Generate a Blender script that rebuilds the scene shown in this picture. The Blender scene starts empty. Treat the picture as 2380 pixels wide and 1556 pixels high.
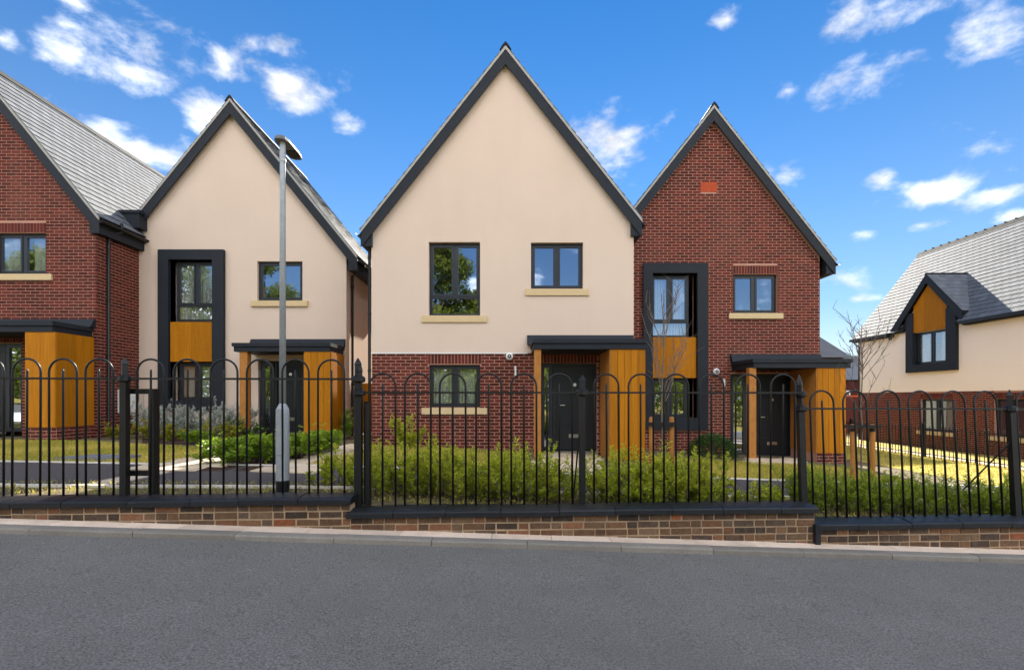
import bpy, math, random
import numpy as np
from mathutils import Vector, Matrix

R = random.Random(7)
rng = np.random.default_rng(11)
rad = math.radians

# ------------------------------------------------------------------ camera
scene = bpy.context.scene
CZ = 1.5                                    # eye height above the datum
cam_d = bpy.data.cameras.new('Camera'); cam = bpy.data.objects.new('Camera', cam_d)
scene.collection.objects.link(cam); scene.camera = cam
cam.location = (0, 0, CZ); cam.rotation_euler = (rad(90), 0, 0)
cam_d.sensor_width = 36; cam_d.lens = 36 * 1180 / 2380
cam_d.shift_y = 147 / 2380
cam_d.clip_start = 0.05; cam_d.clip_end = 2000

# ------------------------------------------------------------------ light
SUN_EL, SUN_AZ = 31.0, 8.0                  # the sun stands behind the houses, azimuth from +Y towards +X
SKY_STRENGTH, SUN_STRENGTH, EXPOSURE = 0.05, 5.0, 1.63
CLOUD = 1.22
sun_d = bpy.data.lights.new('Sun', 'SUN'); sun_d.energy = SUN_STRENGTH; sun_d.angle = rad(0.55); sun_d.color = (1, .93, .80)
sun = bpy.data.objects.new('Sun', sun_d); scene.collection.objects.link(sun)
sdir = Vector((math.sin(rad(SUN_AZ)) * math.cos(rad(SUN_EL)), math.cos(rad(SUN_AZ)) * math.cos(rad(SUN_EL)), math.sin(rad(SUN_EL))))
sun.rotation_euler = sdir.to_track_quat('Z', 'Y').to_euler()
sun.location = (0, 30, 40)
vs = scene.view_settings
vs.view_transform = 'Standard'; vs.look = 'None'; vs.exposure = EXPOSURE; vs.gamma = 1; vs.use_curve_mapping = False
try:
    scene.cycles.use_denoising = True
    scene.cycles.max_bounces = 8; scene.cycles.transparent_max_bounces = 16
    scene.cycles.caustics_reflective = False; scene.cycles.caustics_refractive = False
except Exception: pass

world = bpy.data.worlds.new('World'); scene.world = world; world.use_nodes = True
wn = world.node_tree; wn.nodes.clear()
def N(t, kind, **kw):
    n = t.nodes.new(kind)
    for k, v in kw.items(): setattr(n, k, v)
    return n
def L(t, a, b): t.links.new(a, b)
def mth(t, op, a, b=None, c=None, clamp=False):
    n = N(t, 'ShaderNodeMath', operation=op); n.use_clamp = clamp
    for i, v in enumerate((a, b, c)):
        if v is None: continue
        if isinstance(v, (int, float)): n.inputs[i].default_value = v
        else: L(t, v, n.inputs[i])
    return n.outputs[0]
def vmth(t, op, a, b=None):
    n = N(t, 'ShaderNodeVectorMath', operation=op)
    for i, v in enumerate((a, b)):
        if v is None: continue
        if isinstance(v, (tuple, list)): n.inputs[i].default_value = v
        else: L(t, v, n.inputs[i])
    return n.outputs['Value'] if op in ('LENGTH', 'DOT_PRODUCT') else n.outputs[0]
def mixc(t, fac, a, b, blend='MIX'):
    n = N(t, 'ShaderNodeMix', data_type='RGBA', blend_type=blend)
    for i, v in ((0, fac), (6, a), (7, b)):
        if isinstance(v, (int, float)): n.inputs[i].default_value = v
        elif isinstance(v, (tuple, list)): n.inputs[i].default_value = (*v[:3], 1)
        else: L(t, v, n.inputs[i])
    return n.outputs[2]
sky = N(wn, 'ShaderNodeTexSky', sky_type='NISHITA', sun_disc=False)
sky.sun_elevation = rad(SUN_EL); sky.sun_rotation = rad(SUN_AZ)
sky.air_density = 1.0; sky.dust_density = 0.0; sky.ozone_density = 3.0; sky.altitude = 200
tc = N(wn, 'ShaderNodeTexCoord'); dirv = tc.outputs['Generated']
hs = N(wn, 'ShaderNodeHueSaturation'); hs.inputs['Saturation'].default_value = 1.75; hs.inputs['Hue'].default_value = 0.503
L(wn, sky.outputs[0], hs.inputs['Color'])
skyc = vmth(wn, 'MULTIPLY', hs.outputs[0], (SKY_STRENGTH,) * 3)
elev = N(wn, 'ShaderNodeSeparateXYZ'); L(wn, dirv, elev.inputs[0])
haze_f = mth(wn, 'MULTIPLY', mth(wn, 'POWER', 2.718, mth(wn, 'MULTIPLY', mth(wn, 'MAXIMUM', elev.outputs[2], 0), -4.4)), .97)
skyc = mixc(wn, haze_f, skyc, (.285, .30, .335))
# clouds: patches of broken cumulus in given directions, plus scattered ones added mostly out of view
def noise(t, vec, scale, detail=5, rough=.55, dist=0, out='Fac'):
    n = N(t, 'ShaderNodeTexNoise'); n.inputs['Scale'].default_value = scale; n.inputs['Detail'].default_value = detail
    n.inputs['Roughness'].default_value = rough; n.inputs['Distortion'].default_value = dist
    if vec is not None: L(t, vec, n.inputs['Vector'])
    return n.outputs[out]
stretched = vmth(wn, 'MULTIPLY', dirv, (1, 1, 1.7))
blobs = [(275, 75, 130, 62), (290, 165, 90, 32), (150, 110, 50, 40), (180, 12, 60, 25), (660, 190, 120, 36), (730, 225, 75, 36), (795, 275, 48, 30), (630, 112, 62, 24),
         (470, 262, 52, 34), (320, 345, 130, 45), (520, 155, 40, 30), (1430, 350, 125, 55), (1390, 290, 50, 36), (1985, 185, 120, 38), (1830, 212, 32, 25),
         (2120, 12, 150, 34), (2330, 70, 90, 60), (2170, 450, 105, 34), (2310, 452, 85, 26), (2052, 418, 32, 24), (1962, 650, 62, 24),
         (1998, 545, 45, 16), (2140, 525, 40, 16), (2370, 510, 60, 24), (1690, 42, 40, 22), (1815, 410, 50, 28), (1992, 694, 32, 11), (5, 90, 30, 20)]
acc = None
for (bx_, by_, rx_, ry_) in blobs:
    v = Vector(((bx_ - 1190) / 1180, 1, (925 - by_) / 1180)); ln = v.length; v.normalize()
    q = 1.25 * rx_ / 1180 / ln; w = 1.25 * ry_ / 1180 / ln
    dd = vmth(wn, 'LENGTH', vmth(wn, 'MULTIPLY', vmth(wn, 'SUBTRACT', dirv, tuple(v)), (1 / q, 1 / q, 1 / w)))
    dens = mth(wn, 'SUBTRACT', 0.62, mth(wn, 'MULTIPLY', dd, .70))
    acc = dens if acc is None else mth(wn, 'MAXIMUM', acc, dens)
low = noise(wn, vmth(wn, 'ADD', vmth(wn, 'MULTIPLY', dirv, (1, 1, 2.0)), (6.199, 16.370, 9.615)), 2.1, 2, .5)
far_blob = mth(wn, 'MULTIPLY', mth(wn, 'SUBTRACT', low, .50), 5.5)
# scattered cloud thins ahead, thickened out of view to light the house fronts
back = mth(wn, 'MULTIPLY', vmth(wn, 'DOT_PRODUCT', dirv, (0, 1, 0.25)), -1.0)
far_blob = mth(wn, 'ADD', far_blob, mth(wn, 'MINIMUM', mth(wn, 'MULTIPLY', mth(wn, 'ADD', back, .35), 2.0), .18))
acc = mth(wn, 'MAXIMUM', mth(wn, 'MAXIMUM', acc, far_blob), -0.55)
fine = noise(wn, stretched, 12.0, 10, .58, .15)
dens = mth(wn, 'ADD', acc, mth(wn, 'MULTIPLY', mth(wn, 'SUBTRACT', fine, .5), 2.7))
mr = N(wn, 'ShaderNodeMapRange', interpolation_type='SMOOTHSTEP')
L(wn, dens, mr.inputs[0]); mr.inputs[1].default_value = -.03; mr.inputs[2].default_value = .92
shade = N(wn, 'ShaderNodeMapRange'); L(wn, noise(wn, stretched, 16, 4, .6), shade.inputs[0])
shade.inputs[1].default_value = .3; shade.inputs[2].default_value = .7; shade.inputs[3].default_value = .55 * CLOUD; shade.inputs[4].default_value = CLOUD
cloudc = vmth(wn, 'SCALE', (.95, .97, 1.0)); cloudc.node.inputs[0].default_value = (.97, .98, 1.0)
# cloud away from the sun is brightened so unseen cloud lights the house fronts
away = mth(wn, 'MULTIPLY', mth(wn, 'SUBTRACT', 1.0, vmth(wn, 'DOT_PRODUCT', dirv, tuple(sdir))), .5)
rear_gain = mth(wn, 'ADD', .36, mth(wn, 'MULTIPLY', mth(wn, 'POWER', away, 1.25), 2.6))
L(wn, mth(wn, 'MULTIPLY', shade.outputs[0], rear_gain), cloudc.node.inputs['Scale'])
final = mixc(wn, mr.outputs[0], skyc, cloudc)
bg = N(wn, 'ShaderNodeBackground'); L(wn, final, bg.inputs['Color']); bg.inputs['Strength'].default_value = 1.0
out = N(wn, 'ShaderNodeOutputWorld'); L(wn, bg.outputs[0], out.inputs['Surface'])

# ------------------------------------------------------------------ materials
MATS = {}
def material(name, col, rough=.7, var=.15, nscale=6, bump=0, bscale=60, spec=.3, rnd=None, rvar=.35, metallic=0, fine=None, stain=None, stretch=None, bdist=.004, col2=None):
    """procedural surface: colour varied by two noises, optional per-piece variation (rnd = 'obj' or 'attr'), fine relief"""
    if name in MATS: return MATS[name]
    m = bpy.data.materials.new(name); m.use_nodes = True; t = m.node_tree; p = t.nodes['Principled BSDF']
    co = N(t, 'ShaderNodeTexCoord').outputs['Object'] if rnd != 'geo' else N(t, 'ShaderNodeNewGeometry').outputs['Position']
    co = N(t, 'ShaderNodeNewGeometry').outputs['Position']
    v = co if stretch is None else vmth(t, 'MULTIPLY', co, stretch)
    f = noise(t, v, nscale, 5, .6)
    c = mixc(t, f, tuple(x * (1 - var) for x in col), tuple(min(1, x * (1 + var)) for x in col))
    if rnd:
        if rnd == 'obj': r = N(t, 'ShaderNodeObjectInfo').outputs['Random']
        else: r = N(t, 'ShaderNodeAttribute', attribute_name='rnd').outputs['Fac']
        if col2 is not None:
            rr = N(t, 'ShaderNodeMapRange'); L(t, r, rr.inputs[0]); rr.inputs[1].default_value = .35; rr.inputs[2].default_value = 1
            c = mixc(t, rr.outputs[0], c, col2)
        s = mth(t, 'ADD', mth(t, 'MULTIPLY', mth(t, 'FRACT', mth(t, 'MULTIPLY', r, 7.31)), 2 * rvar), 1 - rvar)
        cc = vmth(t, 'SCALE', c); L(t, s, cc.node.inputs['Scale']); c = cc
    if fine:
        g = noise(t, co, fine[0], 2, .7)
        rr = N(t, 'ShaderNodeMapRange'); L(t, g, rr.inputs[0]); rr.inputs[1].default_value = .3; rr.inputs[2].default_value = .7
        rr.inputs[3].default_value = 1 - fine[1]; rr.inputs[4].default_value = 1 + fine[1]
        cc = vmth(t, 'SCALE', c); L(t, rr.outputs[0], cc.node.inputs['Scale']); c = cc
    if stain:
        g = noise(t, vmth(t, 'MULTIPLY', co, stain[2]), stain[0], 4, .6)
        rr = N(t, 'ShaderNodeMapRange'); L(t, g, rr.inputs[0]); rr.inputs[1].default_value = .5; rr.inputs[2].default_value = .75
        rr.inputs[3].default_value = 0; rr.inputs[4].default_value = stain[1]
        c = mixc(t, rr.outputs[0], c, stain[3])
    L(t, c, p.inputs['Base Color'])
    p.inputs['Roughness'].default_value = rough; p.inputs['Specular IOR Level'].default_value = spec; p.inputs['Metallic'].default_value = metallic
    if bump:
        b = N(t, 'ShaderNodeBump'); b.inputs['Strength'].default_value = bump; b.inputs['Distance'].default_value = bdist
        L(t, noise(t, v, bscale, 3, .6), b.inputs['Height']); L(t, b.outputs[0], p.inputs['Normal'])
    MATS[name] = m; return m

BRICK = (.102, .0155, .0095); MORTAR = (.45, .235, .17)
M_brick = material('red_brick', BRICK, .85, .3, 14, .3, 90, rnd='obj', rvar=.42, stain=(.8, .22, (1, 1, .6), (.22, .10, .07)))
M_brick_s = material('red_brick_run', BRICK, .85, .3, 14, .3, 90, rnd='attr', rvar=.42, stain=(.8, .22, (1, 1, .6), (.22, .10, .07)))
M_mortar = material('pink_mortar', MORTAR, .95, .15, 9, .3, 150)
M_render = material('cream_render', (.66, .512, .408), .93, .06, 1.1, .25, 170, spec=.15, fine=(95, .045), stain=(.9, .13, (2.2, 2.2, .3), (.52, .39, .30)))
M_render5 = material('lightened_render', (.94, .80, .69), .93, .035, 1.1, .25, 170, spec=.15, fine=(95, .04))  # cream render lightened for the far house, putting missing light into its colour
M_anth = material('anthracite_trim', (.017, .020, .026), .6, .2, 3, .1, 60, spec=.2)
M_frame = material('window_frame_grey', (.013, .015, .019), .38, .1, 4, spec=.45)
M_black = material('black_plastic', (.008, .008, .009), .4, .1, 4, spec=.4)
M_stone = material('buff_stone', (.60, .445, .245), .85, .1, 8, .2, 120, fine=(60, .07))
M_timber = material('orange_timber', (.40, .145, .005), .6, .42, 2.6, .25, 40, spec=.12, rnd='obj', rvar=.16, stretch=(12, 12, .5), fine=(30, .08))
M_post = material('timber_post', (.40, .16, .03), .65, .3, 3, .2, 60, stretch=(8, 8, .8), stain=(7, .5, (1, 1, 1), (.16, .06, .015)))
M_slate = material('slate', (.125, .133, .15), .75, .25, 5, .3, 50, rnd='obj', rvar=.16, spec=.18)
M_slate_s = material('slate_run', (.125, .133, .15), .75, .25, 5, .3, 50, rnd='attr', rvar=.16, spec=.18)
M_ridge = material('ridge_tile_grey', (.02, .021, .024), .7, .2, 6, spec=.15)
M_roofdeck = material('roof_underlay', (.012, .012, .013), .8, .1, 3)
M_verge = material('verge_mortar', (.36, .34, .31), .9, .25, 12, .2, 80)
M_road = material('asphalt_road', (.168, .157, .144), .9, .2, 1.6, .55, 190, spec=.15, fine=(78, .5), stain=(.5, .85, (.35, 1, 1), (.135, .126, .116)), bdist=.006)
M_path = material('asphalt_path', (.075, .065, .064), .85, .14, 3, .5, 200, fine=(130, .25))
M_kerb = material('kerb_concrete', (.225, .20, .17), .9, .25, 3.5, .35, 90, rnd='obj', rvar=.12, fine=(70, .14), stain=(5, .5, (1, 1, 1), (.16, .14, .12)))
M_slab = material('paving_concrete', (.70, .555, .44), .9, .25, 3, .3, 90, rnd='obj', rvar=.10, fine=(70, .12), stain=(4, .45, (1, 1, 1), (.40, .30, .23)))
M_buff = material('buff_paving', (.60, .475, .33), .9, .12, 5, .3, 90, rnd='obj', rvar=.1, fine=(60, .08))
M_edging = material('pale_edging', (.66, .60, .52), .9, .15, 6, .2, 70, rnd='obj', rvar=.1)
M_mulch = material('bark_mulch', (.06, .027, .017), .95, .5, 25, 1.0, 45, fine=(70, .4), bdist=.03)
M_soil = material('garden_soil', (.13, .10, .055), .95, .35, 7, .8, 40, fine=(60, .3), bdist=.02, stain=(1.3, .6, (1, 1, 1), (.20, .19, .05)))
M_lawnbase = material('lawn_turf', (.42, .33, .07), .95, .3, 5, .8, 60, fine=(90, .3), bdist=.02, stain=(2.2, .6, (1, 1, 1), (.36, .25, .08)))
M_iron = material('black_ironwork', (.006, .006, .007), .4, .3, 10, .25, 70, spec=.35)
M_coping = material('black_coping', (.011, .012, .0145), .42, .4, 9, .5, 40, spec=.4, rnd='obj', rvar=.2, fine=(45, .3))
M_galv = material('galvanised_steel', (.37, .395, .42), .5, .2, 9, .1, 40, metallic=.25, fine=(25, .08))
M_white = material('white_plastic', (.75, .74, .72), .4, .04, 5)
M_chrome = material('brushed_steel', (.6, .6, .6), .25, .05, 20, metallic=1)
M_terra = material('terracotta_vent', (.42, .065, .02), .8, .15, 20, .2, 70)
M_curtain = material('white_curtain', (.78, .77, .70), .9, .06, 5)
M_door = material('dark_door', (.011, .012, .014), .42, .2, 5, .1, 60, spec=.4)
M_pale = material('interior_paint', (.35, .33, .30), .9, .1, 2)
M_slatecover = material('grey_cover', (.16, .165, .175), .7, .15, 6, .2, 60)
M_twig = material('twig_bark', (.15, .11, .085), .85, .3, 20, .3, 80)
M_bark = material('tree_bark', (.09, .065, .045), .95, .35, 12, .8, 30, bdist=.02)

OLD = [(.125, .066, .033), (.055, .036, .025), (.16, .072, .036), (.105, .058, .031), (.22, .072, .03), (.075, .048, .032), (.14, .084, .047)]
M_old = [material('weathered_brick_%s' % n, c, .9, .45, 22, .6, 55, rnd='obj', rvar=.3, fine=(85, .3), bdist=.008, stain=(14, .3, (1, 1, 1), (.20, .15, .11)))
         for n, c in zip(('brown', 'dark', 'russet', 'umber', 'orange', 'grey', 'buff'), OLD)]
M_oldmortar = material('sandy_mortar', (.36, .25, .155), .95, .3, 12, .5, 100, stain=(5, .5, (1, 1, 1), (.15, .10, .07)))

def glass_mat(name, refl, tint):
    m = bpy.data.materials.new(name); m.use_nodes = True; t = m.node_tree; t.nodes.clear()
    o = N(t, 'ShaderNodeOutputMaterial'); tr = N(t, 'ShaderNodeBsdfTransparent'); gl = N(t, 'ShaderNodeBsdfGlossy'); mx = N(t, 'ShaderNodeMixShader')
    tr.inputs['Color'].default_value = (*tint, 1); gl.inputs['Roughness'].default_value = .015; gl.inputs['Color'].default_value = (.80, .88, 1, 1)
    g = N(t, 'ShaderNodeNewGeometry').outputs['Position']
    b = N(t, 'ShaderNodeBump'); b.inputs['Strength'].default_value = .02; b.inputs['Distance'].default_value = .02
    L(t, noise(t, g, 3, 1), b.inputs['Height']); L(t, b.outputs[0], gl.inputs['Normal'])
    mx.inputs[0].default_value = refl; L(t, tr.outputs[0], mx.inputs[1]); L(t, gl.outputs[0], mx.inputs[2]); L(t, mx.outputs[0], o.inputs[0])
    MATS[name] = m; return m
M_glass = glass_mat('window_glass', .28, (.88, .90, .90))

def leaf_mat(name, dark, light, trans=.35, tip=None):
    m = bpy.data.materials.new(name); m.use_nodes = True; t = m.node_tree; p = t.nodes['Principled BSDF']; o = t.nodes['Material Output']
    r = N(t, 'ShaderNodeAttribute', attribute_name='rnd').outputs['Fac']
    c = mixc(t, r, dark, light)
    if tip is not None:
        s = N(t, 'ShaderNodeMapRange'); L(t, r, s.inputs[0]); s.inputs[1].default_value = .86; s.inputs[2].default_value = 1
        c = mixc(t, s.outputs[0], c, tip)
    L(t, c, p.inputs['Base Color']); p.inputs['Roughness'].default_value = .5; p.inputs['Specular IOR Level'].default_value = .3
    tl = N(t, 'ShaderNodeBsdfTranslucent'); L(t, c, tl.inputs['Color'])
    mx = N(t, 'ShaderNodeMixShader'); mx.inputs[0].default_value = trans
    L(t, p.outputs[0], mx.inputs[1]); L(t, tl.outputs[0], mx.inputs[2]); L(t, mx.outputs[0], o.inputs['Surface'])
    MATS[name] = m; return m
M_hedge = leaf_mat('hedge_leaf', (.17, .25, .015), (.78, .78, .06), .48, (.80, .62, .14))
M_hedge2 = leaf_mat('hedge_leaf_deep', (.16, .25, .018), (.52, .60, .045), .45, (.6, .5, .09))
M_silver = leaf_mat('silver_leaf', (.25, .29, .24), (.62, .66, .58), .25)
M_bright = leaf_mat('bright_leaf', (.08, .17, .012), (.34, .46, .03), .4)
M_dark = leaf_mat('dark_leaf', (.02, .06, .012), (.08, .17, .03), .25)
M_olive = leaf_mat('olive_leaf', (.14, .18, .015), (.5, .42, .03), .4, (.55, .18, .03))
M_grass = leaf_mat('grass_blade', (.28, .28, .03), (.62, .50, .10), .38, (.7, .52, .2))
M_tree = leaf_mat('tree_leaf', (.04, .075, .01), (.19, .22, .025), .35)

# ------------------------------------------------------------------ mesh helpers
COL = scene.collection
OFF = {}
class MB:
    def __init__(s): s.v = []; s.f = []; s.r = []; s.cur = 0.5
    def face(s, pts):
        i = len(s.v); s.v.extend(pts); s.f.append(tuple(range(i, i + len(pts)))); s.r.append(s.cur)
    def box(s, x0, x1, y0, y1, z0, z1):
        i = len(s.v)
        s.v += [(x0, y0, z0), (x1, y0, z0), (x1, y1, z0), (x0, y1, z0), (x0, y0, z1), (x1, y0, z1), (x1, y1, z1), (x0, y1, z1)]
        for q in ((0, 3, 2, 1), (4, 5, 6, 7), (0, 1, 5, 4), (1, 2, 6, 5), (2, 3, 7, 6), (3, 0, 4, 7)):
            s.f.append(tuple(i + k for k in q)); s.r.append(s.cur)
        return s
    def prism(s, poly, y0, y1):
        """polygon in x,z pushed along y"""
        n = len(poly); i = len(s.v)
        a = sum(poly[k][0] * poly[(k + 1) % n][1] - poly[(k + 1) % n][0] * poly[k][1] for k in range(n))
        if a < 0: poly = poly[::-1]
        s.v += [(x, y0, z) for x, z in poly] + [(x, y1, z) for x, z in poly]
        s.f.append(tuple(i + k for k in range(n))); s.f.append(tuple(i + n + k for k in range(n))[::-1]); s.r += [s.cur] * 2
        for k in range(n):
            k2 = (k + 1) % n; s.f.append((i + k2, i + k, i + n + k, i + n + k2)); s.r.append(s.cur)
        return s
    def hexa(s, pts):
        """eight corners: bottom four counter-clockwise, then top four"""
        i = len(s.v); s.v += [tuple(p) for p in pts]
        for q in ((0, 3, 2, 1), (4, 5, 6, 7), (0, 1, 5, 4), (1, 2, 6, 5), (2, 3, 7, 6), (3, 0, 4, 7)):
            s.f.append(tuple(i + k for k in q)); s.r.append(s.cur)
        return s
    def tube(s, pts, r, n=8, cap=True):
        pts = [Vector(p) for p in pts]; rr = r if isinstance(r, (list, tuple)) else [r] * len(pts)
        rings = []; up = None
        for k, p in enumerate(pts):
            d = (pts[min(k + 1, len(pts) - 1)] - pts[max(k - 1, 0)]).normalized()
            if up is None: up = Vector((0, 1, 0)) if abs(d.y) < .9 else Vector((1, 0, 0))
            a = d.cross(up).normalized(); b = a.cross(d).normalized(); up = b
            i = len(s.v); rings.append(i)
            for j in range(n):
                t = 2 * math.pi * j / n; q = p + (a * math.cos(t) + b * math.sin(t)) * rr[k]; s.v.append(tuple(q))
        for k in range(len(rings) - 1):
            for j in range(n):
                j2 = (j + 1) % n
                s.f.append((rings[k] + j, rings[k + 1] + j, rings[k + 1] + j2, rings[k] + j2)[::-1]); s.r.append(s.cur)
        if cap:
            s.f.append(tuple(rings[0] + j for j in range(n))); s.r.append(s.cur)
            s.f.append(tuple(rings[-1] + j for j in range(n))[::-1]); s.r.append(s.cur)
        return s
    def lathe(s, c, prof, n=16):
        return s.tube([(c[0], c[1], c[2] + z) for r, z in prof], [r for r, z in prof], n)
    def merge(s, o, M):
        i = len(s.v); s.v += [tuple(M @ Vector(p)) for p in o.v]; s.f += [tuple(i + k for k in q) for q in o.f]; s.r += o.r
    def mesh(s, name, off=(0, 0, 0), smooth=False, attr=False):
        me = bpy.data.meshes.new(name); ox, oy, oz = off
        me.from_pydata([(x - ox, y - oy, z - oz) for x, y, z in s.v], [], s.f)
        if attr:
            at_ = me.attributes.new('rnd', 'FLOAT', 'FACE'); at_.data.foreach_set('value', s.r)
        if smooth: me.shade_smooth()
        me.update(); return me
def fixn(me):
    import bmesh
    b = bmesh.new(); b.from_mesh(me); bmesh.ops.recalc_face_normals(b, faces=b.faces); b.to_mesh(me); b.free()
def tag(o, label=None, cat=None, group=None, kind=None):
    if label: o['label'] = label
    if cat: o['category'] = cat
    if group: o['group'] = group
    if kind: o['kind'] = kind
    return o
def obj(name, mb, m, parent=None, smooth=False, attr=False, kind=None, loc=None):
    """one mesh object; vertices are given in the thing's own frame (world minus its base)"""
    off = OFF.get(parent, (0, 0, 0)) if parent else (0, 0, 0)
    if loc is not None: off = loc
    me = mb.mesh(name, off, smooth, attr) if isinstance(mb, MB) else mb
    if isinstance(mb, MB): fixn(me)
    if m and not me.materials: me.materials.append(m)
    o = bpy.data.objects.new(name, me); COL.objects.link(o)
    if parent: o.parent = parent; OFF[o] = off
    elif loc is not None: o.location = loc; OFF[o] = loc
    else: OFF[o] = (0, 0, 0)
    if kind: o['kind'] = kind
    return o
def inst(name, me, parent, loc, rot=(0, 0, 0), scale=(1, 1, 1)):
    off = OFF[parent]
    o = bpy.data.objects.new(name, me); COL.objects.link(o); o.parent = parent
    o.location = (loc[0] - off[0], loc[1] - off[1], loc[2] - off[2]); o.rotation_euler = rot; o.scale = scale
    return o
def thing(name, label, cat, loc=(0, 0, 0), rz=0, group=None, local=False):
    o = bpy.data.objects.new(name, None); COL.objects.link(o); o.location = loc; o.rotation_euler = (0, 0, rz); o.empty_display_size = .3
    OFF[o] = (0, 0, 0) if local else tuple(loc)
    return tag(o, label, cat, group)

def at(d, y, Y): return ((d - 1190) / 1180 * Y, Y, CZ + (925 - y) / 1180 * Y)
def ax(d, Y): return (d - 1190) / 1180 * Y
def az(y, Y): return CZ + (925 - y) / 1180 * Y

# ------------------------------------------------------------------ terrain
def G(x):                                    # garden level, falling to the right with the street
    if x < 0: g = -1.2 + .32 * (1 - math.exp(x / 5))
    else: g = -1.2 - .05 * min(x, 22)
    return CZ + g
def P(x):                                    # pavement level
    x = max(-30, min(30, x)); return CZ - 1.389 - .0446 * x
def Yw(x): return 5.20 + .052 * x            # front face of the boundary wall
def gp(d, y):                                # where a sight line meets the garden
    Y = 10
    for _ in range(30):
        X = (d - 1190) / 1180 * Y; Y = (G(X) - CZ) / ((925 - y) / 1180)
    return ((d - 1190) / 1180 * Y, Y)
def drape(poly, lift, step=.5, fn=G):
    """sheet over the ground, cut into strips so that it follows the fall"""
    mb = MB(); x0 = min(p[0] for p in poly); x1 = max(p[0] for p in poly)
    def clip(pl, xa, keep):
        o = []
        for k in range(len(pl)):
            a, b = pl[k], pl[(k + 1) % len(pl)]
            ia, ib = (a[0] >= xa) == keep, (b[0] >= xa) == keep
            if ia: o.append(a)
            if ia != ib and abs(a[0] - b[0]) > 1e-9:
                t = (xa - a[0]) / (b[0] - a[0]); o.append((xa, a[1] + t * (b[1] - a[1])))
        return o
    x = x0
    while x < x1 - 1e-6:
        s = clip(clip(poly, x, True), x + step, False)
        if len(s) > 2: mb.face([(a, b, fn(a) + lift) for a, b in s])
        x += step
    return mb
def grid(xs, ys, fn):
    mb = MB(); n = len(ys)
    for x in xs:
        for y in ys: mb.v.append((x, y, fn(x, y)))
    for i in range(len(xs) - 1):
        for j in range(n - 1):
            mb.f.append((i * n + j, (i + 1) * n + j, (i + 1) * n + j + 1, i * n + j + 1)); mb.r.append(.5)
    return mb
gx = [-400, -200, -100, -60, -40, -30, -24] + [-20 + .5 * i for i in range(90)] + [30, 40, 60, 100, 200, 400]
# ground behind the wall: its front edge follows the wall
mb = MB(); js = [0, .04, .1, .2, .35, .6, 1]; n = len(js)
for x in gx:
    y0 = Yw(max(-30, min(30, x))) + .17
    for j in js: mb.v.append((x, y0 + j ** 2 * 700, G(x)))
for i in range(len(gx) - 1):
    for j in range(n - 1): mb.f.append((i * n + j, (i + 1) * n + j, (i + 1) * n + j + 1, i * n + j + 1)); mb.r.append(.5)
tag(obj('garden_ground', mb, M_soil), 'brown garden soil between the railings and the houses', 'ground', kind='structure')
# road, and the far side of the street behind the viewer
def Yk(x): return Yw(max(-30, min(30, x))) - .32
mb = MB(); rx = [-400, -100, -30] + [-20 + i for i in range(41)] + [30, 100, 400]
for x in rx:
    for y in (Yk(x) + .02, -2.4): mb.v.append((x, y, P(x) - .055))
for i in range(len(rx) - 1): mb.f.append((2 * i, 2 * i + 1, 2 * i + 3, 2 * i + 2)); mb.r.append(.5)
tag(obj('road', mb, M_road), 'grey asphalt road running along the front', 'road', kind='structure')
mb = MB()
for x in rx:
    for y in (-2.4, -300): mb.v.append((x, y, P(x) + .02))
for i in range(len(rx) - 1): mb.f.append((2 * i, 2 * i + 1, 2 * i + 3, 2 * i + 2)); mb.r.append(.5)
tag(obj('verge', mb, M_lawnbase), 'grass verge on the viewer side of the road', 'verge', kind='structure')

# pavement: kerb stones and a strip of slabs in front of the wall
TH = math.atan(.052)
pav = thing('pavement', 'narrow pale concrete pavement at the foot of the boundary wall', 'pavement', (0, Yk(0) + .15, P(0))); tag(pav, kind='structure')
bed_mb = MB()
for i in range(-30, 30):
    x0, x1 = i * .5, i * .5 + .5
    bed_mb.face([(x0, Yk(x0) + .03, P(x0) - .02), (x1, Yk(x1) + .03, P(x1) - .02), (x1, Yw(x1) + .05, P(x1) - .02), (x0, Yw(x0) + .05, P(x0) - .02)])
obj('bedding', bed_mb, M_oldmortar, pav)
x = -9.0
while x < 9.0:
    w = .915; x1 = x + w - .006; z0, z1 = P(x), P(x1); j = R.uniform(-.003, .003); k = R.uniform(-.003, .003)
    ya, yb = Yk(x) + k, Yk(x1) + k
    mb = MB(); b = .014
    prof = lambda yy, z: [(yy, z - .2 + j), (yy, z - b + j), (yy + b * .4, z - b * .3 + j), (yy + b, z + j), (yy + .125, z + .002 + j), (yy + .125, z - .2)]
    pa, pb = prof(ya, z0), prof(yb, z1)
    A = [(x, *q) for q in pa]; B = [(x1, *q) for q in pb]; nn = len(A)
    mb.face(A); mb.face(B[::-1])
    for q in range(nn): mb.face([A[q], B[q], B[(q + 1) % nn], A[(q + 1) % nn]])
    o = obj('kerb_stone', mb, M_kerb, pav); x += w
x = -9.2
while x < 9.0:
    w = R.choice((.6, .6, .9)); x1 = x + w - .005; j = R.uniform(-.002, .003)
    mb = MB(); mb.hexa([(x, Yk(x) + .13, P(x) - .06), (x1, Yk(x1) + .13, P(x1) - .06), (x1, Yw(x1) + .03, P(x1) - .06), (x, Yw(x) + .03, P(x) - .06),
                        (x, Yk(x) + .13, P(x) + j), (x1, Yk(x1) + .13, P(x1) + j), (x1, Yw(x1) + .03, P(x1) + j), (x, Yw(x) + .03, P(x) + j)])
    obj('paving_slab', mb, M_slab, pav); x += w

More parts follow.
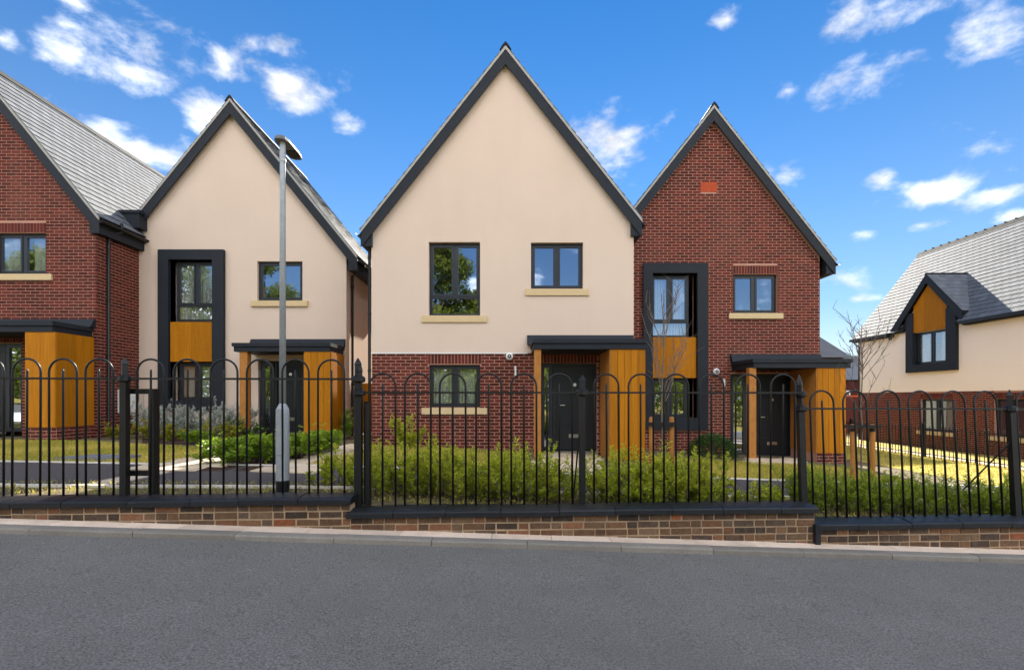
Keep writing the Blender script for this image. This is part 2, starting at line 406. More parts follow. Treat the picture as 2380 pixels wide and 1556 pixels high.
# ------------------------------------------------------------------ boundary wall: three stepped runs
def brick_variant(l, h, d, k):
    rr = random.Random(k); b = .006; mb = MB(); j = lambda a=.003: rr.uniform(-a, a)
    mb.hexa([(-l / 2 + b + j(), 0, -h / 2 + b + j()), (l / 2 - b + j(), 0, -h / 2 + b + j()), (l / 2, d, -h / 2), (-l / 2, d, -h / 2),
             (-l / 2 + b + j(), 0, h / 2 - b + j()), (l / 2 - b + j(), 0, h / 2 - b + j()), (l / 2, d, h / 2), (-l / 2, d, h / 2)])
    # a recessed bevelled front: split into rim and face
    v = mb.v; f = [v[0], v[1], v[5], v[4]]
    rim = [(-l / 2 + j(.002), .008, -h / 2 + j(.002)), (l / 2 + j(.002), .008, -h / 2 + j(.002)), (l / 2 + j(.002), .008, h / 2 + j(.002)), (-l / 2 + j(.002), .008, h / 2 + j(.002))]
    m2 = MB(); m2.face(f)
    for q in range(4): m2.face([f[q], rim[q], rim[(q + 1) % 4], f[(q + 1) % 4]])
    bk = [(-l / 2, d, -h / 2), (l / 2, d, -h / 2), (l / 2, d, h / 2), (-l / 2, d, h / 2)]
    for q in range(4): m2.face([rim[q], bk[q], bk[(q + 1) % 4], rim[(q + 1) % 4]])
    m2.face(bk[::-1]); me = m2.mesh('brick'); fixn(me); return me
OLDM = {}
for mi, m in enumerate(M_old):
    for kind, ln in (('s', .215), ('h', .1025)):
        for k in range(2):
            me = brick_variant(ln, .064, .06, mi * 10 + k + (5 if kind == 'h' else 0)); me.materials.append(m); OLDM[(kind, mi, k)] = me
ct, st = math.cos(TH), math.sin(TH)
def wall_run(label, xa, xb, ztop, endcap):
    """xa..xb along the street; ztop = level of the coping's rear edge"""
    w = thing('boundary_wall', label, 'wall', ((xa + xb) / 2, Yw((xa + xb) / 2), P((xa + xb) / 2)))
    mb = MB()
    core = lambda x, y, z: (x, Yw(x) + y, z)
    zt = ztop - .075
    mb.hexa([core(xa, .006, P(xa) - .3), core(xb, .006, P(xb) - .3), core(xb, .2, P(xb) - .3), core(xa, .2, P(xa) - .3), core(xa, .006, zt), core(xb, .006, zt), core(xb, .2, zt), core(xa, .2, zt)])
    body = obj('wall_core', mb, M_oldmortar, w)
    row = 0; z = zt - .037
    while z > P(xb) - .06:
        x = xa + .004 + (0 if row % 2 else 0)
        seq = 0
        while x < xb - .03:
            head = (seq + row) % 2 == 1 if R.random() > .12 else R.random() < .5
            ln = .1025 if head else .215
            if x + ln > xb: ln_ok = xb - x - .004
            else: ln_ok = ln
            xc = x + ln_ok / 2
            if z > P(xc) - .06 and ln_ok > .03:
                mi = R.choices(range(7), (5, 3, 2.2, 4, .8, 3, 3))[0]
                me = OLDM[('h' if head else 's', mi, R.randrange(2))]
                inst('brick', me, body, (xc, Yw(xc) - R.uniform(-.002, .005), z + R.uniform(-.002, .002)), (R.uniform(-.008, .008), R.uniform(-.008, .008), TH), (ln_ok / ln * R.uniform(.985, 1.01), 1, R.uniform(.95, 1.03)))
            x += ln_ok + .0105 + R.uniform(-.002, .003); seq += 1
        z -= .075; row += 1
    # coping stones: sloping top, square nosing
    x = xa - (.03 if endcap else 0); end = xb + .02
    while x < end - .01:
        x1 = min(end, x + R.uniform(.42, .62))
        if end - x1 < .25: x1 = end
        mb = MB(); xe = x1 - .006; dz = R.uniform(-.004, .004)
        pr = [(-.045, ztop - .078), (-.045, ztop - .032), (-.034, ztop - .022), (.02, ztop - .008), (.13, ztop), (.235, ztop), (.235, ztop - .078)]
        A = [core(x, a, b + dz) for a, b in pr]; B = [core(xe, a, b + dz) for a, b in pr]
        mb.face(A); mb.face(B[::-1])
        for q in range(len(A)): mb.face([A[q], B[q], B[(q + 1) % len(A)], A[(q + 1) % len(A)]])
        obj('coping_stone', mb, M_coping, w); x = x1
    return w
XA, XB = -1.63, 3.20
COPA, COPB, COPC = CZ - .985, CZ - 1.125, CZ - 1.305
wall_run('weathered brown brick wall run with black coping, highest step, beside the street lamp', -8.5, XA, COPA, False)
wall_run('middle run of the low weathered brick wall with black coping, before the hedge', XA, XB, COPB, True)
wB = wall_run('lowest run of the weathered brick wall with black coping at the right', XB + .03, 8.5, COPC, True)
mb = MB(); mb.box(XB - .018, XB + .035, Yw(XB) - .05, Yw(XB) + .04, P(XB) - .03, COPC - .02); obj('end_plate', mb, M_coping, wB)

# ------------------------------------------------------------------ railings
def Yr(x): return Yw(x) + .185
def hoop_mesh(h, w, r=.0108):
    a = w / 2; pts = [(-a, 0, 0), (-a, 0, h - a)] + [(-a * math.cos(t), 0, h - a + a * math.sin(t)) for t in np.linspace(0, math.pi, 13)[1:-1]] + [(a, 0, h - a), (a, 0, 0)]
    mb = MB(); mb.tube(pts, r, 8); me = mb.mesh('hoop', smooth=True); fixn(me); me.materials.append(M_iron); return me
def bar_mesh(h, r=.0108):
    mb = MB(); mb.tube([(0, 0, 0), (0, 0, h - .02), (0, 0, h)], [r, r, r * .6], 8); me = mb.mesh('bar', smooth=True); fixn(me); me.materials.append(M_iron); return me
HOOP, BAR = hoop_mesh(1.405, .27), bar_mesh(1.30)
def iron_post(par, x, zb, ztop, zr, w=.032, rails=(0,), tilt=0, dy=0):
    """square post with collars at rail height and a pointed finial"""
    y = Yr(x) + dy; mb = MB()
    zc = zr + .015
    mb.box(x - w, x + w, y - w, y + w, zb - .02, zc)
    p = obj('post', mb, M_iron, par)
    for r_ in rails:
        c = MB(); c.lathe((x, y, zr + r_ - .035), [(.05, 0), (.066, .012), (.066, .05), (.046, .068)], 12); obj('collar', c, M_iron, p)
    f = MB(); h = ztop - zc
    a = w * .9
    prof = [(a, 0), (a, h * .62), (a * 1.12, h * .66), (a * .9, h * .78), (.004, h)]
    f.tube([(x, y, zc + q) for _, q in prof], [r_ * 1.25 for r_, _ in prof], 4)
    obj('finial', f, M_iron, p)
    return p
def railing(label, zbase, xs, rail_ends, posts, lean=0, stubs=(), stays=()):
    xm = (rail_ends[0] + rail_ends[1]) / 2
    t = thing('railing', label, 'railing', (xm, Yr(xm), zbase))
    zr = zbase + 1.185
    mb = MB(); x0, x1 = rail_ends
    mb.hexa([(x0, Yr(x0) - .019, zr - .010), (x1, Yr(x1) - .019, zr - .010), (x1, Yr(x1) + .019, zr - .010), (x0, Yr(x0) + .019, zr - .010),
             (x0, Yr(x0) - .019, zr + .010), (x1, Yr(x1) - .019, zr + .010), (x1, Yr(x1) + .019, zr + .010), (x0, Yr(x0) + .019, zr + .010)])
    obj('rail', mb, M_iron, t)
    for xc in xs:
        q = (R.uniform(-.006, .006), R.uniform(-.004, .004), TH)
        inst('hoop', HOOP, t, (xc, Yr(xc), zbase - .02), (q[0] * .7, q[1] * .8, TH))
        inst('bar', BAR, t, (xc + R.uniform(-.004, .004), Yr(xc), zbase - .02), q)
    for (x, top, rails) in posts: iron_post(t, x, zbase - .1, zr + top, zr, rails=rails)
    for s in stubs:
        m = MB(); m.box(*s); obj('short_post', m, M_iron, t)
    for a, b, r_ in stays:
        m = MB(); m.tube([a, b], r_, 6); obj('stay', m, M_iron, t)
    if lean: t.rotation_euler = (-rad(lean), 0, 0)
    return t
zA, zB, zC = COPA, COPB, COPC
def rx_(d, y=5.3):
    Y = y
    for _ in range(20): Y = Yr(ax(d, Y))
    return ax(d, Y)
# upper run
hA = [rx_(d) for d in (-195, -110, -24, 61, 147, 232)] + [rx_(d) for d in (349, 434, 520, 605, 688, 770)]
pxA = rx_(290); gy = Yr(pxA)
railing('black bow-top railing on the highest wall step, with a bullet finial post and gate stub', zA, hA, (-8, rx_(833)),
        [(pxA, .22, (0,)), (rx_(832), .22, (0,))],
        stubs=[(rx_(338), rx_(338) + .07, gy + .05, gy + .12, zA - .1, az(905, 5.25)), (pxA, rx_(338) + .06, gy + .06, gy + .1, az(915, 5.25), az(903, 5.25)),
               (rx_(292), rx_(338) + .02, gy + .06, gy + .1, az(1105, 5.25), az(1093, 5.25))])
hB = [rx_(d) for d in (889, 971, 1053, 1136, 1218, 1301)] + [rx_(d) for d in (1410, 1490, 1572, 1654, 1737, 1819)]
pB = rx_(1353); pe = rx_(846)
railing('black bow-top railing on the middle wall run, in front of the tall cream house', zB, hB, (rx_(833), rx_(1864)),
        [(rx_(833) + .006, .33, (.0, .14)), (pB, .19, (0,))],
        stubs=[(rx_(843), rx_(850), Yr(pe) + .03, Yr(pe) + .08, zB - .1, az(932, 5.4)), (rx_(851), rx_(860), Yr(pe) - .02, Yr(pe) + .06, zB - .1, az(938, 5.4))],
        stays=[((pB - .03, Yr(pB), zB + .75), (pB - .10, Yr(pB) + .02, zB - .03), .009)])
hC = [rx_(d) for d in (1919, 1996, 2074, 2150, 2229, 2304, 2402)] + [rx_(2402) + .37 * k for k in range(1, 8)]
pC = rx_(2362)
railing('black bow-top railing leaning back on the lowest wall run at the right', zC, hC, (rx_(1864), 8.2),
        [(rx_(1868), .38, (0, .16)), (pC, .22, (0,))], lean=3.2,
        stays=[((pC - .03, Yr(pC), zC + .8), (pC - .36, Yr(pC) + .25, zC + .25), .009)])

# ------------------------------------------------------------------ house kit
def px_brick(l=.203, h=.056, d=.02):
    mb = MB(); mb.box(-l / 2, l / 2, 0, d, -h / 2, h / 2); me = mb.mesh('brick'); fixn(me); me.materials.append(M_brick); return me
BRK, SOLD = px_brick(), px_brick(.056, .215)
BRK_IDX = 0
def lay_bricks(par, Y, z0, z1, xspan, holes, limit=300, proud=.010, side=None, phase=0):
    """running bond on a wall face. xspan(z) -> (xa, xb). Full bricks become objects up to limit, the rest one joined part"""
    run = MB(); cand = []
    zc = z1 - .0375; row = 0
    while zc > z0:
        a, b = xspan(zc - .03)
        a2, b2 = xspan(zc + .03); a = max(a, a2); b = min(b, b2)
        segs = [(a, b)]
        for (hx0, hx1, hz0, hz1) in holes:
            if zc + .03 > hz0 and zc - .03 < hz1:
                ns = []
                for s0, s1 in segs:
                    if hx1 <= s0 or hx0 >= s1: ns.append((s0, s1))
                    else:
                        if hx0 > s0: ns.append((s0, hx0))
                        if hx1 < s1: ns.append((hx1, s1))
                segs = ns
        off = (row % 2) * .1125 + phase
        for s0, s1 in segs:
            k = math.floor((s0 - off) / .225)
            while True:
                b0 = off + k * .225; k += 1
                if b0 >= s1 - .02: break
                c0, c1 = max(b0, s0), min(b0 + .203, s1)
                if c1 - c0 < .02: continue
                if c1 - c0 > .2029: cand.append(((c0 + c1) / 2, zc))
                else:
                    run.cur = R.random()
                    if side is None: run.box(c0, c1, Y - proud, Y + .004, zc - .028, zc + .028)
                    else: run.box(side - .004, side + proud, c0, c1, zc - .028, zc + .028)
        zc -= .075; row += 1
    cand.sort(key=lambda c: c[1])
    R2 = random.Random(3); R2.shuffle(cand) if False else None
    for i, (xc, zc) in enumerate(cand):
        if i < limit and side is None: inst('brick', BRK, par, (xc, Y - proud, zc))
        else:
            run.cur = R.random()
            if side is None: run.box(xc - .1015, xc + .1015, Y - proud, Y + .004, zc - .028, zc + .028)
            else: run.box(side - .004, side + proud, xc - .1015, xc + .1015, zc - .028, zc + .028)
    if run.f: obj('brickwork', run, M_brick_s, par, attr=True, kind='stuff')
def soldiers(par, x0, x1, z, Y, proud=.012):
    n = round((x1 - x0) / .075); p = (x1 - x0) / n
    for i in range(n): inst('soldier_brick', SOLD, par, (x0 + p * (i + .5), Y - proud, z), (0, 0, 0), (p / .075, 1, 1))
def face_wall(h, name, m, Y, x0, x1, z0, z1, holes, gable=None, depth=.28):
    """front skin with real openings and reveals; gable = [(x,z)...] closing polygon above z1"""
    mb = MB(); xs = sorted({x0, x1, *[q for hh in holes for q in hh[:2] if x0 < q < x1]}); zs = sorted({z0, z1, *[q for hh in holes for q in hh[2:] if z0 < q < z1]})
    for i in range(len(xs) - 1):
        for j in range(len(zs) - 1):
            cx, cz = (xs[i] + xs[i + 1]) / 2, (zs[j] + zs[j + 1]) / 2
            if any(a < cx < b and c < cz < d for a, b, c, d in holes): continue
            mb.face([(xs[i], Y, zs[j]), (xs[i + 1], Y, zs[j]), (xs[i + 1], Y, zs[j + 1]), (xs[i], Y, zs[j + 1])])
            mb.face([(xs[i], Y + depth, zs[j]), (xs[i], Y + depth, zs[j + 1]), (xs[i + 1], Y + depth, zs[j + 1]), (xs[i + 1], Y + depth, zs[j])])
    for a, b, c, d in holes:
        c2, d2 = max(c, z0), min(d, z1)
        if c2 >= d2: continue
        mb.face([(a, Y, c2), (a, Y, d2), (a, Y + depth, d2), (a, Y + depth, c2)]); mb.face([(b, Y, c2), (b, Y + depth, c2), (b, Y + depth, d2), (b, Y, d2)])
        if c >= z0: mb.face([(a, Y, c), (a, Y + depth, c), (b, Y + depth, c), (b, Y, c)])
        if d <= z1: mb.face([(a, Y, d), (b, Y, d), (b, Y + depth, d), (a, Y + depth, d)])
    if gable: mb.prism(gable, Y, Y + depth)
    # outer edges of the skin
    mb.face([(x0, Y, z0), (x0, Y, z1), (x0, Y + depth, z1), (x0, Y + depth, z0)]); mb.face([(x1, Y, z0), (x1, Y + depth, z0), (x1, Y + depth, z1), (x1, Y, z1)])
    me = mb.mesh(name, OFF[h]); me.materials.append(m)
    o = bpy.data.objects.new(name, me); COL.objects.link(o); o.parent = h; OFF[o] = OFF[h]; return o
def shell(h, x0, x1, y0, y1, z0, z1, m, gz=None, xa=None):
    """side and rear walls and floors behind the front skin"""
    for nm, b in (('side_wall', (x0, x0 + .25, y0, y1, z0, z1)), ('side_wall', (x1 - .25, x1, y0, y1, z0, z1)), ('rear_wall', (x0 + .25, x1 - .25, y1 - .25, y1, z0, z1))):
        mb = MB(); mb.box(*b)
        if nm == 'rear_wall' and gz: mb.prism([(x0 + .05, z1), (x1 - .05, z1), (xa, gz)], y1 - .25, y1)
        obj(nm, mb, m, h)
    for zz in (z0 + .02, z0 + 2.45, z1 - .12):
        mb = MB(); mb.box(x0 + .25, x1 - .25, y0, y1 - .25, zz - .1, zz); obj('floor_slab', mb, M_pale, h)
def roof(h, xa, za, xl, xr, s, y0, y1, limit=0, slates='both', barge=True, bt=.205):
    """steep slate roof: decks, slates, verge strip, barge boards, ridge, gutters. s = rise per metre"""
    n = math.hypot(1, s); t = .12
    for sgn, xe in ((-1, xl), (1, xr)):
        ze = za - s * abs(xe - xa)
        mb = MB(); mb.prism([(xa, za - .02), (xe, ze - .02), (xe, ze - .02 - t * n), (xa, za - .02 - t * n)], y0 + .02, y1)
        deck = obj('roof', mb, M_roofdeck, h)
        # slates
        Ls = abs(xe - xa) * n; e = .225; w = .30; rows = int(Ls / e); run = MB(); cand = []
        ux, uz = (xa - xe) / Ls, (za - ze) / Ls; nx, nz = sgn * s / n, 1 / n
        for r_ in range(rows + 1):
            d0 = r_ * e - .03; d1 = min(d0 + e + .03, Ls)
            y = y0 - .01 + (0 if r_ % 2 else -w / 2)
            while y < y1:
                ya, yb = max(y, y0 - .01) + .006, min(y + w, y1) - .006
                if yb - ya > .04: cand.append((d0, d1, ya, yb))
                y += w
        def slate(mb_, c):
            d0, d1, ya, yb = c; th = .014; j = R.uniform(0, .006)
            def pt(d, lift, y): return (xe + ux * d + nx * lift, y, ze + uz * d + nz * lift)
            a, b = .019 + j, .002
            mb_.hexa([pt(d0, a - th, ya), pt(d0, a - th, yb), pt(d1, b - th, yb), pt(d1, b - th, ya), pt(d0, a, ya), pt(d0, a, yb), pt(d1, b, yb), pt(d1, b, ya)])
        if limit and (slates == 'both' or slates == sgn):
            cand.sort(key=lambda c: c[2])
            full = [c for c in cand if abs((c[3] - c[2]) - (w - .012)) < 1e-4 and abs(c[1] - c[0] - e - .03) < 1e-4]
            base = None; ch = full[:limit]; chs = set(ch)
            d0, d1, ya, yb = 0, e + .03, 0, w - .012
            mbs = MB(); th = .010
            def pt(d, lift, y): return (ux * d + nx * lift, y, uz * d + nz * lift)
            a, b = .021, .002
            mbs.hexa([pt(d0, a - th, ya), pt(d0, a - th, yb), pt(d1, b - th, yb), pt(d1, b - th, ya), pt(d0, a, ya), pt(d0, a, yb), pt(d1, b, yb), pt(d1, b, ya)])
            me = mbs.mesh('slate'); fixn(me); me.materials.append(M_slate)
            for c in ch: inst('slate', me, deck, (xe + ux * c[0] + nx * R.uniform(0, .003), c[2], ze + uz * c[0] + nz * R.uniform(0, .003)))
            rest = [c for c in cand if c not in chs]
        else: rest = cand
        for c in rest: run.cur = R.random(); slate(run, c)
        obj('slating', run, M_slate_s, deck, attr=True, kind='stuff')
        if barge:
            tv = .055 * n; mb = MB(); mb.prism([(xa, za - .012), (xe, ze - .012), (xe, ze - tv), (xa, za - tv)], y0 - .012, y0 + .05); obj('verge_strip', mb, M_verge, deck)
            tb = tv + bt * n; kick = .30
            mb = MB(); mb.prism([(xa, za - tv - .003), (xe, ze - tv - .003), (xe, ze - tv - kick), (xe - sgn * (tb - tv - kick) / s, ze - tv - kick), (xa, za - tb)], y0 + .004, y0 + .036)
            obj('barge_board', mb, M_anth, h)
            mb = MB(); mb.prism([(xe - sgn * .02, ze - tv - .02), (xe - sgn * .02, ze - tv - kick + .01), (xe - sgn * .24, ze - tv - kick + .01), (xe - sgn * .24, ze - tv + .1)], y0 + .036, y1); obj('soffit_box', mb, M_anth, h)
        g = MB(); gxc = xe + sgn * .055; gz = ze - .10
        prof = [(gxc + .06 * math.cos(a), gz + .06 * math.sin(a)) for a in np.linspace(math.pi, 2 * math.pi, 7)] + [(gxc + .05 * math.cos(a), gz + .05 * math.sin(a)) for a in np.linspace(2 * math.pi, math.pi, 7)]
        g.prism(prof, y0 - .03, y1); obj('gutter', g, M_black, h)
    mb = MB(); a = .13
    ang = [(-a, -a * s * .9), (-.07, -.045), (0, .035), (.07, -.045), (a, -a * s * .9), (.0, -.03)]
    y = y0 - .02; k = 0
    while y < y1:
        mb = MB(); mb.prism([(xa + q, za + .045 + z + (.004 if k % 2 else 0)) for q, z in ang], y, min(y + .445, y1)); obj('ridge_tile', mb, M_ridge, h); y += .45; k += 1
def window(h, x0, x1, z0, z1, Y, cols=2, low=0.0, sill=True, curtain=0, sw=.16, sh=.145, setback=.09, sillY=None, open_left=False):
    """casement window: outer frame, mullion, sashes, panes; low = height of the fixed bottom light"""
    y = Y + setback; fr = .045; mb = MB(); d = .075
    mb.box(x0, x0 + fr, y, y + d, z0, z1); mb.box(x1 - fr, x1, y, y + d, z0, z1); mb.box(x0 + fr, x1 - fr, y, y + d, z1 - fr, z1); mb.box(x0 + fr, x1 - fr, y, y + d, z0, z0 + fr)
    zm = z0 + low if low else z0
    if low: mb.box(x0 + fr, x1 - fr, y + .001, y + d, zm - fr / 2, zm + fr / 2)
    mids = [x0 + (x1 - x0) * k / cols for k in range(1, cols)]
    for q in mids: mb.box(q - .03, q + .03, y + .001, y + d, (zm + fr / 2) if low else z0 + fr, z1 - fr)
    w = obj('window', mb, M_frame, h)
    cells = []; edges = [x0 + fr] + [q for m in mids for q in (m - .03, m + .03)] + [x1 - fr]
    zb = zm + fr / 2 if low else z0 + fr
    for k in range(cols): cells.append((edges[2 * k], edges[2 * k + 1], zb, z1 - fr, True))
    if low: cells.append((x0 + fr, x1 - fr, z0 + fr, zm - fr / 2, False))
    for (a, b, c, e, sash) in cells:
        q = .048 if sash else .015
        m = MB(); ys = y - .012 if sash else y + .012; yd = y + .05
        m.box(a + .002, a + q, ys, yd, c + .002, e - .002); m.box(b - q, b - .002, ys, yd, c + .002, e - .002); m.box(a + q, b - q, ys, yd, e - q, e - .002); m.box(a + q, b - q, ys, yd, c + .002, c + q)
        obj('sash', m, M_frame, w)
        m = MB(); m.box(a + q - .004, b - q + .004, y + .018, y + .024, c + q - .004, e - q + .004); obj('pane', m, M_glass, w)
    if sill:
        m = MB(); m.box(x0 - sw, x1 + sw, Y - .06, Y + setback, z0 - sh - .012, z0 - .012); obj('sill', m, M_stone, w)
    if curtain:
        for side in (0, 1):
            span = (x1 - x0) * curtain
            a, b = (x0 + .03, x0 + .03 + span) if side == 0 else (x1 - .03 - span, x1 - .03)
            m = MB(); nn = 26; pts = []
            ph = R.uniform(0, 6)
            for k in range(nn + 1): pts.append((a + (b - a) * k / nn, y + .11 + .024 * math.sin(k * 1.45 + ph) + .012 * math.sin(k * .6)))
            for k in range(nn):
                (xa, ya), (xb, yb) = pts[k], pts[k + 1]
                m.hexa([(xa, ya, z0 + .02), (xb, yb, z0 + .02), (xb, yb + .004, z0 + .02), (xa, ya + .004, z0 + .02), (xa, ya, z1 - .02), (xb, yb, z1 - .02), (xb, yb + .004, z1 - .02), (xa, ya + .004, z1 - .02)])
            obj('curtain', m, M_curtain, w)
    return w
def boards(h, name, x0, x1, y0, y1, z0, z1, wid=.145, side=False):
    """vertical tongue-and-groove boards: a backing with separate boards"""
    mb = MB()
    if not side: mb.box(x0 + .004, x1 - .004, y0 + .01, y1, z0 + .004, z1 - .004)
    else: mb.box(x0, x1 - .01, y0 + .004, y1 - .004, z0 + .004, z1 - .004)
    p = obj(name, mb, M_roofdeck, h)
    a, b = (x0, x1) if not side else (y0, y1); n = max(1, round((b - a) / wid)); w = (b - a) / n
    for k in range(n):
        m = MB(); g = .006
        if not side: m.box(a + k * w + g / 2, a + (k + 1) * w - g / 2, y0, y0 + .018, z0, z1)
        else: m.box(x1 - .018, x1, a + k * w + g / 2, a + (k + 1) * w - g / 2, z0, z1)
        obj('board', m, M_timber, p)
    return p
def canopy(h, x0, x1, Yf, Yc, zt, zb, xr0, xr1, zr, post=None, zg=0):
    """flat two-tier porch roof; zr = top of the flashing upstand against the wall"""
    mb = MB(); zm = (zt + zb) / 2 + .012
    mb.box(x0, x1, Yc, Yf - .002, zm + .006, zt); mb.box(x0 + .035, x1 - .035, Yc + .035, Yf - .002, zb, zm + .002)
    c = obj('porch_roof', mb, M_anth, h)
    m = MB(); m.hexa([(xr0, Yf - .16, zt + .002), (xr1, Yf - .16, zt + .002), (xr1, Yf - .003, zt + .002), (xr0, Yf - .003, zt + .002), (xr0, Yf - .05, zr), (xr1, Yf - .05, zr), (xr1, Yf - .003, zr), (xr0, Yf - .003, zr)])
    obj('flashing', m, M_anth, c)
    if post:
        m = MB(); m.box(post[0], post[1], Yc + .07, Yc + .07 + post[1] - post[0], zg, zb); obj('porch_post', m, M_post, h)
def front_door(h, x0, x1, z0, z1, Y, side=None, hinge=1):
    """panelled entrance door with frame, lever, letter plate and knocker; side = (x0,x1) of a glazed sidelight"""
    y = Y + .10; mb = MB(); a, b = x0, x1
    mb.box(a - .06, a, y - .01, y + .08, z0, z1 + .06); mb.box(b, b + .06, y - .01, y + .08, z0, z1 + .06); mb.box(a, b, y - .01, y + .08, z1, z1 + .06)
    mb.box(a + .004, b - .004, y + .02, y + .06, z0 + .015, z1 - .004)
    d = obj('door', mb, M_door, h)
    w = b - a
    for k in range(5):
        m = MB(); zz = z0 + .22 + k * .36
        m.box(a + .12, b - .12, y + .008, y + .022, zz, zz + .27); obj('door_panel', m, M_door, d)
    hx = a + .09 if hinge > 0 else b - .09
    m = MB(); m.box(hx - .018, hx + .018, y - .004, y + .02, z0 + .92, z0 + 1.14); m.box(hx, hx + hinge * .13, y - .03, y - .012, z0 + 1.04, z0 + 1.062); m.box(hx - .008, hx + .008, y - .03, y + .0, z0 + 1.035, z0 + 1.065)
    obj('lever_handle', m, M_chrome, d)
    m = MB(); m.box((a + b) / 2 - .135, (a + b) / 2 + .135, y - .004, y + .02, z0 + .30, z0 + .385); m.box((a + b) / 2 - .11, (a + b) / 2 + .11, y - .009, y - .002, z0 + .325, z0 + .36); obj('letter_plate', m, M_chrome, d)
    m = MB(); m.tube([((a + b) / 2, y + .01, z0 + 1.52), ((a + b) / 2, y - .02, z0 + 1.52)], .04, 12); obj('knocker', m, M_chrome, d)
    m = MB(); m.box(a - .06, b + .06, Y - .12, y, z0 - .06, z0 - .005); obj('threshold', m, M_kerb, d)
    if side:
        window(h, side[0], side[1], z0, z1 + .05, Y, cols=1, sill=False, setback=.09)
def downpipe(h, x, y, zt, zb, top=None):
    mb = MB()
    pts = ([top, (top[0], top[1], zt + .12)] if top else []) + [(x, y, zt), (x, y, zb + .12), (x, y - .03, zb + .03)]
    mb.tube(pts, .034, 10); p = obj('downpipe', mb, M_black, h, smooth=True)
    z = zt - .3
    m = MB()
    while z > zb + .3: m.tube([(x, y, z - .03), (x, y, z + .03)], .043, 10); z -= 1.3
    obj('pipe_bracket', m, M_black, p)
def surround(h, x0, x1, z0, z1, ix0, ix1, iz0, iz1, Y, out=.11, m=None):
    mb = MB(); yo = Y - out; yi = Y + .2
    mb.box(x0, ix0, yo, yi, z0, z1); mb.box(ix1, x1, yo, yi, z0, z1); mb.box(ix0, ix1, yo, yi, iz1, z1); mb.box(ix0, ix1, yo, yi, z0, iz0)
    return obj('window_surround', mb, m or M_anth, h)
def security_light(h, x, z, Y):
    mb = MB(); mb.tube([(x, Y - .01, z), (x, Y - .06, z)], .085, 16); mb.tube([(x, Y - .06, z), (x, Y - .085, z)], [.085, .06], 16); o = obj('alarm_sounder', mb, M_white, h, smooth=False)
    m = MB(); m.tube([(x, Y - .086, z), (x, Y - .10, z)], .042, 12); obj('lens_ring', m, M_black, o)
    m = MB(); m.tube([(x, Y - .10, z), (x, Y - .112, z)], [.018, .01], 8); obj('lens', m, M_white, o)

# ------------------------------------------------------------------ house 3: tall cream house in the middle
Yf = 11.59; k = 1180 / Yf
def hz(y, Y): return az(y, Y)
H3 = thing('rendered_house', 'tall cream rendered house with red brick ground floor, nearest the middle', 'house', (-.2, Yf, G(0)))
x0, x1 = ax(865, Yf), ax(1471, Yf); xa3, za3 = ax(1175, Yf - .15), az(105, Yf - .15)
s3 = 1.265; xl, xr = ax(838, Yf - .15), ax(1493, Yf - .15); tt = .45
zb3 = az(820, Yf); base = G(0) - .12
door3 = (ax(1283, Yf), ax(1383, Yf), az(1046, Yf), az(849, Yf))
holes_low = [(ax(997, Yf), ax(1116, Yf), az(946, Yf), az(847, Yf)), (ax(1255, Yf), ax(1388, Yf), base - 1, az(843, Yf))]
holes_up = [(ax(997, Yf), ax(1116, Yf), az(733, Yf), az(563, Yf)), (ax(1234, Yf), ax(1355, Yf), az(671, Yf), az(564, Yf))]
wl = face_wall(H3, 'wall', M_mortar, Yf, x0, x1, base, zb3, holes_low)
sold3 = (ax(994, Yf), ax(1119, Yf), az(847, Yf), zb3)
soldd = (ax(1255, Yf), ax(1388, Yf), az(843, Yf), az(843, Yf) + .225)
lay_bricks(wl, Yf, base, zb3 - .004, lambda z: (x0, x1), holes_low + [sold3, soldd], phase=.06)
soldiers(wl, sold3[0], sold3[1], (sold3[2] + sold3[3]) / 2 - .002, Yf); soldiers(wl, soldd[0], soldd[1], soldd[2] + .1125, Yf)
def roofline(xa, za, s, tt): return lambda q: za - tt - s * abs(q - xa)
rl = roofline(xa3, za3, s3, .25)
ze = min(rl(x0), rl(x1)) - .01
wu = face_wall(H3, 'wall', M_render, Yf - .022, x0 - .012, x1 + .012, zb3, ze, holes_up, [(x0 - .012, ze), (x1 + .012, ze), (x1 + .012, rl(x1)), (xa3, rl(xa3)), (x0 - .012, rl(x0))])
mb = MB(); mb.box(x0 - .014, ax(1226, Yf), Yf - .032, Yf - .002, zb3 - .018, zb3 + .004); obj('render_stop', mb, M_white, H3)
shell(H3, x0, x1, Yf + .28, Yf + 9.0, base, ze - .02, M_render, rl(xa3), xa3)
roof(H3, xa3, za3, xl, xr, s3, Yf - .15, Yf + 9.1)
window(H3, *holes_up[0], Yf, low=.43); window(H3, *holes_up[1], Yf, sw=.13); window(H3, *holes_low[0], Yf, curtain=.44)
front_door(H3, ax(1292, Yf), ax(1382, Yf), az(1048, Yf), az(850, Yf), Yf, side=(ax(1256, Yf), ax(1285, Yf)))
Yc = Yf - 1.25
canopy(H3, ax(1237, Yc), ax(1507, Yc), Yf, Yc, az(787, Yc), az(810, Yc), ax(1225, Yf), x1 + .0, az(779, Yf), post=(ax(1242, Yc), ax(1258, Yc)), zg=G(.5) - .02)
bx0, bx1, bz1 = ax(1421, Yc), ax(1500, Yc), az(810, Yc) - .003
boards(H3, 'timber_screen', bx0, bx1, Yc + .06, Yf - .02, G(2.3) + .05, bz1)
mb = MB(); mb.box(bx0 - .002, bx1 + .002, Yc + .09, Yf - .01, base, G(2.3) + .048); obj('screen_plinth', mb, M_mortar, H3)
boards(H3, 'timber_screen', bx1 - .001, bx1 + .02, Yc + .08, Yf - .02, G(2.3) + .05, bz1, side=True)
